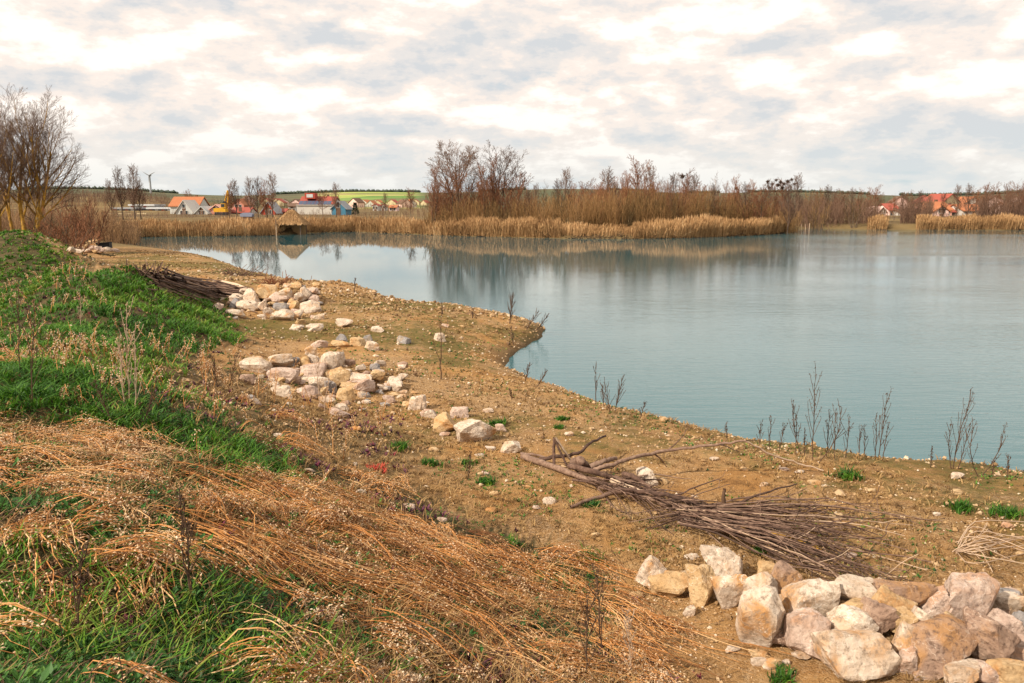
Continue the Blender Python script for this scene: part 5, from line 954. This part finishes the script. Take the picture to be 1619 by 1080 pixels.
for i, (a, b, c, d_, lb, sd2, bn) in enumerate([(328, 560, 345, 42, 'tallest dead stalk by the water, left of the shore group', 14, 0.0), (262, 530, 210, 198, 'dead stalk leaning left of the tallest one', 7, -0.05), (228, 525, 230, 280, 'thin dead stalk left of the tallest, nearly upright', 5, 0), (280, 540, 280, 370, 'short dead stalk just left of the tallest', 4, 0), (355, 578, 502, 232, 'dead stalk curving right from the tallest one', 8, 0.12), (415, 545, 432, 255, 'dead stalk standing right of the tallest one', 10, 0.0), (458, 555, 472, 250, 'slender dead stalk beside the curving one', 6, 0),
        (530, 545, 557, 298, 'single dead stalk midway along the shore group', 6, 0), (610, 530, 625, 350, 'short pale dead stalk left of the bent-topped one', 4, 0), (648, 530, 645, 345, 'dead stalk with bent top by the water', 5, 0), (728, 545, 786, 158, 'tall dead stalk leaning right in the middle of the shore group', 12, 0), (712, 530, 718, 275, 'dead stalk close left of the leaning tall one', 8, 0), (755, 560, 790, 335, 'thin dead stalk close right of the leaning tall one', 4, 0),
        (1185, 612, 1312, 152, 'tallest dead stalk in the right-hand shore group, leaning right', 14, -0.04), (1178, 612, 1172, 348, 'dead stalk at the left of the right-hand shore group', 7, -0.04), (1215, 615, 1290, 350, 'dead stalk inside the right-hand shore group', 8, 0), (1345, 658, 1325, 325, 'dead stalk rising from the curved pair near the right edge', 5, -0.12), (1350, 660, 1500, 350, 'curved dead stalk nearest the right edge', 6, 0.10), (1420, 660, 1440, 560, 'low dead twig near the right edge', 6, 0),
        (1050, 605, 1056, 478, 'thin lone stick between the shore groups', 1, 0), (65, 495, 74, 298, 'thin dead stalk at the left end of the shore group', 4, 0), (120, 505, 160, 338, 'branching low stalk at the left end of the shore group', 8, 0), (5, 478, 10, 328, 'dark seed spike by the end of the arching bough', 8, 0), (1520, 670, 1525, 530, 'short dead twig right of the curved stalk', 7, 0)]):
    stalk(1200 + a * k, 580 + b * k + 3, 1200 + c * k, 580 + d_ * k, lb, sd2, 90 if d_ < 200 else 40, bend=bn)
for a, b, c, d_, lb, sd2 in [(806, 512, 810, 464, 'twiggy dead bush at the back of the little headland', 26), (832, 520, 852, 490, 'low twiggy bush at the tip of the little headland', 12), (846, 524, 868, 495, 'second low twiggy bush at the headland tip', 12), (812, 545, 808, 515, 'dark twig tuft on the headland edge', 12), (830, 603, 838, 572, 'twiggy clump in the small bay', 14), (848, 611, 866, 582, 'right half of the twiggy clump in the bay', 12), (942, 634, 942, 572, 'single dark seed spike above the bay', 6), (955, 642, 952, 605, 'twiggy stalk right of the dark seed spike', 9),
        (972, 652, 985, 592, 'bushy dead weed right of the dark seed spike', 16), (966, 655, 955, 602, 'left stem of the bushy dead weed above the bay', 14), (1012, 662, 1020, 632, 'low dead twig right of the bushy weed', 8), (697, 600, 697, 484, 'thin lone stalk standing on the mossy flat', 3), (560, 462, 562, 438, 'thin grass stalk by the far inlet', 6), (700, 497, 698, 478, 'small stalk on the headland shore', 4), (747, 503, 748, 485, 'short stalk on the headland shore', 4), (1150, 697, 1148, 668, 'low twigs at the water by the bough', 9), (810, 632, 806, 612, 'low grey tuft on the slope above the bay', 14)]:
    stalk(a, b, c, d_, lb, sd2, 30, spread=28, thick=0.006 if sd2 > 5 else 0.008)
for a, b, c, d_, lb, mt in [(50, 640, 52, 470, 'dark seedy stalk at the left on the grass bank', 'weed'), (30, 590, 28, 450, 'brown seedy stalk at the far left edge', 'weed'), (203, 640, 200, 480, 'tall pale dry stalk in the middle of the green bank', 'palewood'), (214, 650, 212, 520, 'pale dry stalk right of the tallest on the green bank', 'palewood'), (195, 640, 188, 530, 'pale dry stalk left of the tallest on the green bank', 'palewood'), (128, 520, 126, 465, 'pale stalk below the second green mound', 'palewood'), (225, 670, 250, 590, 'thin brown twig low on the green bank', 'weed'), (180, 670, 150, 600, 'thin brown twig left of the pale dry stalks', 'weed'),
        (362, 610, 375, 555, 'small dead bush beside the left boulder', 'weed'), (345, 615, 335, 560, 'dead bush at the edge of the bank by the left boulder', 'weed'), (290, 880, 285, 780, 'thin dark twig in the straw', 'weed'), (300, 960, 296, 820, 'taller dark twig in the straw', 'weed'), (120, 1010, 130, 860, 'dark bent twig at the bottom left', 'weed'), (950, 1040, 945, 900, 'grey twiggy weed left of the nearest rocks', 'weed'), (925, 1070, 930, 940, 'grey twiggy weed at the bottom centre', 'weed'), (1000, 1075, 992, 960, 'dry weed beside the nearest rock heap', 'palewood'), (505, 640, 500, 560, 'pale thin stalk before the middle heap', 'palewood'), (512, 650, 520, 590, 'second pale thin stalk before the middle heap', 'palewood'), (740, 760, 744, 712, 'thin dark seedling on the bare sand', 'weed')]:
    stalk(a, b, c, d_, lb, 9, 60, mt, spread=26, thick=0.005)
#PART5
# ------------------------------------------------------------------ ground cover (nobody could count it)
def scatter(n, r0, r1, a0=-40, a1=40, power=1.0):
    r = r0 * (r1 / r0) ** (rng.uniform(0, 1, n) ** power); t = np.radians(rng.uniform(a0, a1, n)); x = r * np.sin(t); y = r * np.cos(t)
    P = np.stack([x, y, H(x, y)], -1); return P
def jz(k, P, j=0.03):
    Q = P + rng.normal(size=P.shape) * (0.05 + j * P[:, 1:2]) * np.array([1, 1, 0]); return zone(k, Q)
def tufts(acc, P, nb, hgt, wid, lean, tint, tn=0.15):
    n = len(P); P = np.repeat(P, nb, 0); m = len(P); hgt = np.repeat(hgt, nb) * rng.uniform(0.5, 1.2, m); wid = np.repeat(wid, nb) * rng.uniform(0.7, 1.3, m); az = rng.uniform(0, 2 * pi, m)
    ln = lean * rng.uniform(0.3, 1.4, m) * hgt; o = rng.normal(size=(m, 2)) * (hgt * 0.18)[:, None]; D = np.stack([np.cos(az), np.sin(az)], -1)
    t = np.array([0, 0.5, 1.0]); x = P[:, None, 0] + o[:, :1] + D[:, :1] * ln[:, None] * t ** 1.8; y = P[:, None, 1] + o[:, 1:] + D[:, 1:] * ln[:, None] * t ** 1.8; z = P[:, None, 2] - 0.01 + hgt[:, None] * (t - 0.3 * lean * t ** 2.5)
    w = wid[:, None] * np.array([0.8, 1.0, 0]); blades(acc, np.stack([x, y, z], -1), w, np.clip(np.repeat(tint, nb) + rng.normal(size=m) * tn, 0, 1), az + pi / 2 + rng.normal(size=m) * 0.5)
# green grass on the bank
P = scatter(56000, 2.2, 46, -40, 8); r = np.linalg.norm(P[:, :2], axis=1)
dn = vn2(P[:, 0] * 0.9, P[:, 1] * 0.9, 41); m1 = jz('green1', P, 0.012); mo = jz('mound', P, 0.01); m2 = jz('green2', P, 0.02); dry = jz('dryside', P, 0.03)
pr = np.where(mo, 1.0, np.where(dry & m1, 0.45 + 0.5 * dn, np.where(m1, 0.10 + 0.75 * dn, np.where(m2, 0.015 + 0.14 * sst((dn - 0.55) / 0.2), 0)))); kp = rng.uniform(0, 1, len(P)) < pr; P, r, mo, dn = P[kp], r[kp], mo[kp], dn[kp]
acc = Acc(); tufts(acc, P, 6, np.where(mo, 0.17, 0.13) * (0.5 + 0.9 * dn), 0.004 + 0.0010 * r, 0.95, np.where(mo, 0.50, 0.50) + 0.6 * (vn2(P[:, 0] * 0.6, P[:, 1] * 0.6, 45) - 0.5))
one('grass', acc, M['grass'], None, label='green grass covering the left-hand bank', kind='stuff')
P = scatter(9000, 22, 44, -38, -12); P = P[jz('green1', P, 0.008)]; r = np.linalg.norm(P[:, :2], axis=1); acc = Acc(); tufts(acc, P, 5, rng.uniform(0.07, 0.16, len(P)), 0.004 + 0.001 * r, 0.9, rng.uniform(0.2, 0.75, len(P)))
one('grass', acc, M['grass'], None, label='green grass on the far crest of the bank', kind='stuff')
# broad-leaved herbs at the bottom left
P = scatter(60000, 2.2, 10, -38, 8); m = (jz('green2', P, 0.02) | (jz('green1', P, 0.02) & (rng.uniform(0, 1, len(P)) < 0.7)) | (jz('straw2', P, 0.02) & (rng.uniform(0, 1, len(P)) < 0.5)) | (jz('straw1', P, 0.02) & (rng.uniform(0, 1, len(P)) < 0.4))) & (vn2(P[:, 0] * 2.2, P[:, 1] * 2.2, 61) > 0.30); P = P[m]; n = len(P)
acc = Acc(); nl = 7; Q = np.repeat(P, nl, 0); k = len(Q); az = rng.uniform(0, 2 * pi, k); sz = np.repeat(rng.uniform(0.010, 0.026, n) * np.where(rng.uniform(0, 1, n) < 0.10, 1.8, 1), nl) * rng.uniform(0.6, 1.3, k); el = rng.uniform(0.1, 1.1, k); D = np.stack([np.cos(az) * np.cos(el), np.sin(az) * np.cos(el), np.sin(el)], -1); S = np.stack([-np.sin(az), np.cos(az), np.zeros(k)], -1)
b0 = Q + D * sz[:, None] * 0.2 + np.array([0, 0, 1.0]) * rng.uniform(0, 0.05, k)[:, None]; wdt = (sz * rng.uniform(0.22, 0.40, k))[:, None]
V = np.stack([b0, b0 + D * sz[:, None] * 0.55 + S * wdt * 0.8, b0 + D * sz[:, None] * 1.3 - np.array([0, 0, 1]) * sz[:, None] * 0.25, b0 + D * sz[:, None] * 0.55 - S * wdt * 0.8, b0 + D * sz[:, None] * 0.6 - np.array([0, 0, 0.12]) * sz[:, None]], 1)
b = np.arange(k) * 5; acc.add(V.reshape(-1, 3), None, np.vstack([np.stack([b, b + 1, b + 4], -1), np.stack([b + 1, b + 2, b + 4], -1), np.stack([b + 2, b + 3, b + 4], -1), np.stack([b + 3, b, b + 4], -1)]), np.repeat(np.clip(np.repeat(vn2(P[:, 0] * 0.8, P[:, 1] * 0.8, 66), nl) * 0.9 + rng.normal(size=k) * 0.13, 0, 1), 5))
one('herbs', acc, M['herb'], None, label='low broad-leaved herbs at the lower left', kind='stuff')
# purple-leaved weeds here and there
P = scatter(9000, 2.3, 22, -36, 20); m = (jz('straw2', P) | jz('mixed', P) | jz('green1', P) | jz('straw3', P) | jz('green2', P)) & (vn2(P[:, 0] * 1.8, P[:, 1] * 1.8, 77) > 0.62); P = P[m]; r = np.linalg.norm(P, axis=1); acc = Acc(); tufts(acc, P, 6, np.full(len(P), 0.07), 0.010 + 0.001 * r, 0.7, rng.uniform(0, 0.8, len(P)))
one('purple_weeds', acc, M['purple'], None, label='small purple-leaved weeds among straw and grass', kind='stuff')
# short dry grass on the transition, on the shore and among the bank
P = scatter(50000, 2.5, 40, -38, 40); r = np.linalg.norm(P[:, :2], axis=1); u_ = rng.uniform(0, 1, len(P)); sdp = shore_sd(P[:, 0], P[:, 1])
dn = fbm2(P[:, 0] * 0.7, P[:, 1] * 0.7, 3, 51) * 0.5 + 0.5; strw = jz('straw1', P) | jz('straw2', P) | jz('straw3', P)
pr = np.where(strw, 0.5, np.where(jz('mixed', P, 0.06), 0.75, np.where(jz('green1', P) | jz('green2', P), 0.30, np.where(jz('dryside', P), 0.4, np.where(sdp > 0.3, 0.75 * sst((dn - 0.42) / 0.16), 0))))); kp = u_ < pr; P, r, strw = P[kp], r[kp], strw[kp]
acc = Acc(); tufts(acc, P, 5, np.where(strw, 0.13, 0.075) * rng.uniform(0.6, 1.5, len(P)), 0.0028 + 0.0008 * r, 1.1, rng.uniform(0.1, 0.75, len(P)))
one('dry_grass', acc, M['drygrass'], None, label='short dry brown grass thinning out over the sandy shore', kind='stuff')
# mossy little green tufts on the sand
P = scatter(30000, 3.5, 45, -36, 40); r = np.linalg.norm(P[:, :2], axis=1); sdp = shore_sd(P[:, 0], P[:, 1]); dn = fbm2(P[:, 0] * 0.55 + 9, P[:, 1] * 0.55, 4, 81) * 0.5 + 0.5; pxp, pyp = proj(P)
head = inpoly(pxp, pyp, np.array([(400, 460), (600, 470), (860, 512), (860, 535), (780, 570), (650, 600), (560, 560), (500, 520), (380, 520)], float)); kp = (sdp > 0.2) & ~(jz('green1', P) | jz('green2', P) | jz('straw2', P)) & (rng.uniform(0, 1, len(P)) < np.where(head, 0.8, 1) * sst((dn - (0.46 - 0.08 * head)) / 0.10) * 0.9); P, r = P[kp], r[kp]
acc = Acc(); tufts(acc, P, 5, np.full(len(P), 0.038) * rng.uniform(0.5, 1.6, len(P)), 0.004 + 0.0011 * r, 1.0, np.where(rng.uniform(0, 1, len(P)) < 0.35, rng.uniform(0.0, 0.3, len(P)), rng.uniform(0.35, 0.95, len(P))))
one('moss_tufts', acc, M['herb'], None, label='mossy yellow-green patches on the sandy shore', kind='stuff')
# single green tufts one can point at
for i, (px, py, s, lb) in enumerate([(682, 735, 15, 'dark green tuft on bare sand left of the branches'), (930, 886, 22, 'dark green tuft on sand below the twig bundle'), (800, 866, 22, 'green grass tuft at the edge of the straw'), (768, 765, 16, 'low green tuft on the bare sand'), (1518, 805, 18, 'green tuft near the right edge of the shore'), (1335, 755, 20, 'green clump on the bank by the dead stalks'), (1352, 757, 12, 'smaller green clump on the bank by the dead stalks'), (737, 651, 9, 'green tuft behind the orange-faced rock'), (888, 664, 10, 'upper of two green tufts on the slope above the branches'), (884, 677, 9, 'lower of two green tufts on the slope above the branches'), (785, 672, 16, 'green patch right of the orange-faced rock'), (630, 710, 18, 'dark green clump before the weeds by the speckled boulder'), (740, 733, 12, 'small green tuft right of the dark one on bare sand'), (812, 862, 12, 'small green tuft right of the straw edge tuft'), (1235, 1072, 22, 'green weed at the foot of the nearest rocks'), (1590, 815, 20, 'green clump at the right edge'), (1200, 875, 14, 'dark green tuft under the twig bundle'), (935, 800, 14, 'yellow-green weed below the fallen branches')]):
    p = hit1(px, py); d = np.linalg.norm(p); A = Acc(); s_ = s * d / F; n = 26; Pt = np.zeros((n, 3)); Pt[:, :2] = rng.normal(size=(n, 2)) * np.array([s_ * 0.5, s_ * 0.4]); tufts(A, Pt, 8, np.full(n, s_ * 0.9), np.full(n, 0.004 + 0.0008 * d), 0.7, rng.uniform(0.1, 0.5, n)); link('grass_tuft', A.mesh('grass_tuft', M['grass'] if i != 17 else M['herb']), None, p, lb, 'grass tuft', 'green tufts on the shore')
p = hit1(597, 742); A = Acc(); n = 18; Pt = np.zeros((n, 3)); Pt[:, :2] = rng.normal(size=(n, 2)) * 0.07; tufts(A, Pt, 7, np.full(n, 0.08), np.full(n, 0.012), 0.9, np.full(n, 0.95)); M['redleaf'] = flat('red_leaf', (0.42, 0.05, 0.03)); link('red_weed', A.mesh('red_weed', M['redleaf']), None, p, 'bright red-leaved weed on the sand by the straw', 'weed')
# gravel
P = scatter(48000, 3.0, 45, -36, 40); r = np.linalg.norm(P[:, :2], axis=1); sdp = shore_sd(P[:, 0], P[:, 1]); dn = fbm2(P[:, 0] * 0.8, P[:, 1] * 0.8, 3, 101) * 0.5 + 0.5
kp = (sdp > 0.02) & ~(jz('green1', P) | jz('green2', P) | jz('straw2', P) | jz('straw1', P)) & (rng.uniform(0, 1, len(P)) < np.where(sdp < 1.0, 1.0, 0.25 + 0.75 * sst((dn - 0.42) / 0.15))); P, r = P[kp], r[kp]; n = len(P)
sz = 0.006 + 0.0016 * r + rng.exponential(1, n) * (0.006 + 0.0007 * r); a = rng.uniform(0, 6.28, n); acc = Acc(); bip(acc, P - np.stack([np.cos(a), np.sin(a), np.full(n, -0.1)], -1) * sz[:, None] * 0.5 + np.array([0, 0, 1.0]) * (sz * 0.12)[:, None], np.stack([np.cos(a), np.sin(a), rng.normal(size=n) * 0.2], -1), sz, sz * rng.uniform(0.25, 0.42, n), np.clip(rng.normal(0.5, 0.28, n), 0, 1), 5)
one('gravel', acc, M['gravel'], None, label='pebbles and stone chips strewn over the sandy shore', kind='stuff')
# ------------------------------------------------------------------ fallen straw with seed pods
def straw(label, zones, n, flow, ln, lift, pods, tint=0.5, jit=0.28, spread=0.0, podc=0.5, rad=0.0025):
    P = scatter(n * 12, 2.2, 12, -40, 20); m = np.zeros(len(P), bool)
    for z in zones: m |= jz(z, P, 0.012)
    nc = max(n // 13, 20); P = P[m]; P = P[vn2(P[:, 0] * 2.3, P[:, 1] * 2.3, 17) > 0.31][:nc]; nc = len(P); px, py = proj(P); A_ = hit(px, py); fx, fy = flow(px, py); B_ = hit(px + fx * 30, py + fy * 30); D = B_ - A_; D[:, 2] = 0; D = unit(D)
    ci = rng.integers(0, nc, n); a = (rng.normal(size=nc) * jit)[ci] + rng.normal(size=n) * 0.2; D = D[ci]; P = P[ci] + rng.normal(size=(n, 3)) * np.array([0.06, 0.06, 0])
    D = np.stack([D[:, 0] * np.cos(a) - D[:, 1] * np.sin(a), D[:, 0] * np.sin(a) + D[:, 1] * np.cos(a), np.zeros(n)], -1); L_ = (ln * rng.uniform(0.6, 1.25, nc))[ci] * rng.uniform(0.6, 1.1, n); k = 8; t = np.linspace(0, 1, k)
    cv = (rng.normal(size=nc) * 0.28)[ci] + rng.normal(size=n) * 0.10; Nn = np.stack([-D[:, 1], D[:, 0], np.zeros(n)], -1)
    Q = P[:, None] + D[:, None] * (L_[:, None] * (t - 0.4))[..., None] + Nn[:, None] * (L_ * cv)[:, None, None] * (t ** 2)[None, :, None] + rng.normal(size=(n, k, 3)) * 0.009
    hl = (lift * rng.uniform(0.1, 1.3, nc))[ci] * rng.uniform(0.25, 1.1, n); Q[..., 2] = H(Q[..., 0], Q[..., 1]) + 0.006 + hl[:, None] * np.sin(pi * np.clip(t * 0.85 + 0.05, 0, 1)) + rng.normal(size=(n, k)) * 0.005
    acc = Acc(); tubes(acc, Q, rad * np.linspace(1.15, 0.6, k)[None] * rng.uniform(0.5, 1.6, n)[:, None], 3, np.clip(tint + (rng.normal(size=nc) * 0.26)[ci] + rng.normal(size=n) * 0.2, 0, 1))
    o = one('dry_straw', acc, M['straw'], None, label=label, kind='stuff')
    if pods:
        i = np.repeat(np.arange(n), pods); f = rng.uniform(0.30, 1.0, len(i)) * (k - 1); j = np.minimum(f.astype(int), k - 2); fr = (f - j)[:, None]; C = Q[i, j] * (1 - fr) + Q[i, j + 1] * fr; T = unit(Q[i, j + 1] - Q[i, j]); Dp = T * 0.8 + rng.normal(size=C.shape) * 0.6; C = C + unit(Dp) * rng.uniform(0.004, 0.02, len(i))[:, None]; acc = Acc(); bip(acc, C, Dp, rng.uniform(0.011, 0.024, len(i)), rng.uniform(0.003, 0.0062, len(i)), np.clip(podc + rng.normal(size=len(i)) * 0.22, 0, 1)); one('seed_pods', acc, M['pod'], o, kind='stuff')
    return o
straw('thick swathe of orange straw swept down the slope', ['straw2'], 2800, lambda x, y: (np.full_like(x, 0.90), 0.40 + 0.1 * np.sin(x * 0.02)), 0.85, 0.10, 9, 0.42, 0.18, podc=0.30)
straw('loose straw crossing the top of the swept swathe', ['straw2'], 700, lambda x, y: (np.full_like(x, 0.95), -0.1 + 0 * x), 0.45, 0.13, 14, 0.5, 0.8, podc=0.5)
straw('pale straw mat lying over the left of the bank', ['straw1'], 1500, lambda x, y: (np.where(x > 225, 0.15, 0.95), np.where(x > 225, 0.9, 0.12)), 0.5, 0.085, 15, 0.52, 0.5, podc=0.5)
straw('seed-heavy straw along the bottom edge', ['straw3'], 900, lambda x, y: (np.full_like(x, 0.8), 0.2 + 0 * x), 0.36, 0.09, 24, 0.48, 0.9, podc=0.6)
straw('scattered straw stems among the green herbs', ['green2', 'mixed', 'dryside'], 1100, lambda x, y: (np.full_like(x, 0.9), 0.25 + 0 * x), 0.45, 0.14, 9, 0.5, 0.9, podc=0.5)
# upright dry seed stems on the bank
P = scatter(6000, 4.5, 30, -38, -8); m = (jz('dryside', P, 0.02) | (jz('mixed', P, 0.03) & (rng.uniform(0, 1, len(P)) < 0.3))) & (rng.uniform(0, 1, len(P)) < 0.38) & (vn2(P[:, 0] * 0.9, P[:, 1] * 0.9, 121) > 0.45); P = P[m]; n = len(P); r = np.linalg.norm(P[:, :2], axis=1); D = rng.normal(size=(n, 3)) * 0.35; D[:, 2] = 1; L_ = rng.uniform(0.15, 0.42, n); Q = grow(P, D, L_, 5, 0.08, -0.02); acc = Acc(); tubes(acc, Q, (0.0015 + 0.00025 * r)[:, None] * np.linspace(1.2, 0.7, 5), 3, rng.uniform(0.2, 0.8, n)); o = one('dry_stems', acc, M['straw'], None, label='dry seed stems standing among the bank grass', kind='stuff')
pods = 14; i = np.repeat(np.arange(n), pods); f = rng.uniform(0.45, 1.0, len(i)) * 4; j = np.minimum(f.astype(int), 3); fr = (f - j)[:, None]; C = Q[i, j] * (1 - fr) + Q[i, j + 1] * fr + rng.normal(size=(len(i), 3)) * 0.014; acc = Acc(); bip(acc, C, rng.normal(size=C.shape) + np.array([0, 0, 0.8]), rng.uniform(0.012, 0.022, len(i)), 0.0035 + 0.0005 * r[i], np.clip(0.6 + rng.normal(size=len(i)) * 0.2, 0, 1)); one('seed_pods', acc, M['pod'], o, kind='stuff')

P = scatter(9000, 2.2, 9, -38, 12); P = P[(jz('green2', P) | jz('straw3', P) | jz('straw2', P)) & (vn2(P[:, 0] * 1.7, P[:, 1] * 1.7, 141) > 0.42)]; n = len(P); acc = Acc(); tufts(acc, P, 3, rng.uniform(0.03, 0.10, n), np.full(n, 0.009), 1.3, rng.uniform(0.0, 0.9, n)); M['litter'] = mat('leaf_litter', [(0.0, (0.03, 0.018, 0.012)), (0.6, (0.14, 0.075, 0.035)), (1.0, (0.34, 0.21, 0.11))], 3.0, 0.85, 0.9, 0.3)
one('leaf_litter', acc, M['litter'], None, label='brown dead leaves and litter under the straw', kind='stuff')
P = scatter(2600, 2.3, 14, -38, 14); P = P[jz('green2', P) | jz('straw3', P) | jz('straw2', P) | jz('mixed', P)][:700]; n = len(P); D = rng.normal(size=(n, 3)); D[:, 2] = np.abs(D[:, 2]) * 0.7; Q = grow(P, D, rng.uniform(0.08, 0.35, n), 5, 0.18, -0.03); acc = Acc(); tubes(acc, Q, 0.0022, 3, rng.uniform(0, 1, n)); one('dead_twigs', acc, M['weed'], None, label='thin dark dead twigs poking through straw and herbs', kind='stuff')

P = scatter(9000, 24, 62, -36, 2); r = np.linalg.norm(P[:, :2], axis=1); sdp = shore_sd(P[:, 0], P[:, 1]); P = P[(sdp > 0.2) & ~jz('green1', P, 0.01) & (fbm2(P[:, 0] * 0.5, P[:, 1] * 0.5, 3, 151) > 0.0)]; n = len(P); r = np.linalg.norm(P[:, :2], axis=1); acc = Acc(); tufts(acc, P, 4, rng.uniform(0.03, 0.12, n), 0.004 + 0.0011 * r, 1.1, rng.uniform(0.0, 0.8, n)); one('dry_grass', acc, M['drygrass'], None, label='dry tufts on the far sandy flat by the brushwood', kind='stuff')
P = scatter(7000, 24, 62, -36, 2); sdp = shore_sd(P[:, 0], P[:, 1]); P = P[(sdp > 0.05) & ~jz('green1', P, 0.01)]; n = len(P); r = np.linalg.norm(P[:, :2], axis=1); sz = 0.05 + rng.exponential(1, n) * 0.05; a = rng.uniform(0, 6.28, n); acc = Acc(); bip(acc, P, np.stack([np.cos(a), np.sin(a), rng.normal(size=n) * 0.2], -1), sz, sz * 0.33, np.clip(rng.normal(0.5, 0.3, n), 0, 1), 5); one('gravel', acc, M['gravel'], None, label='stones strewn over the far sandy flat', kind='stuff')
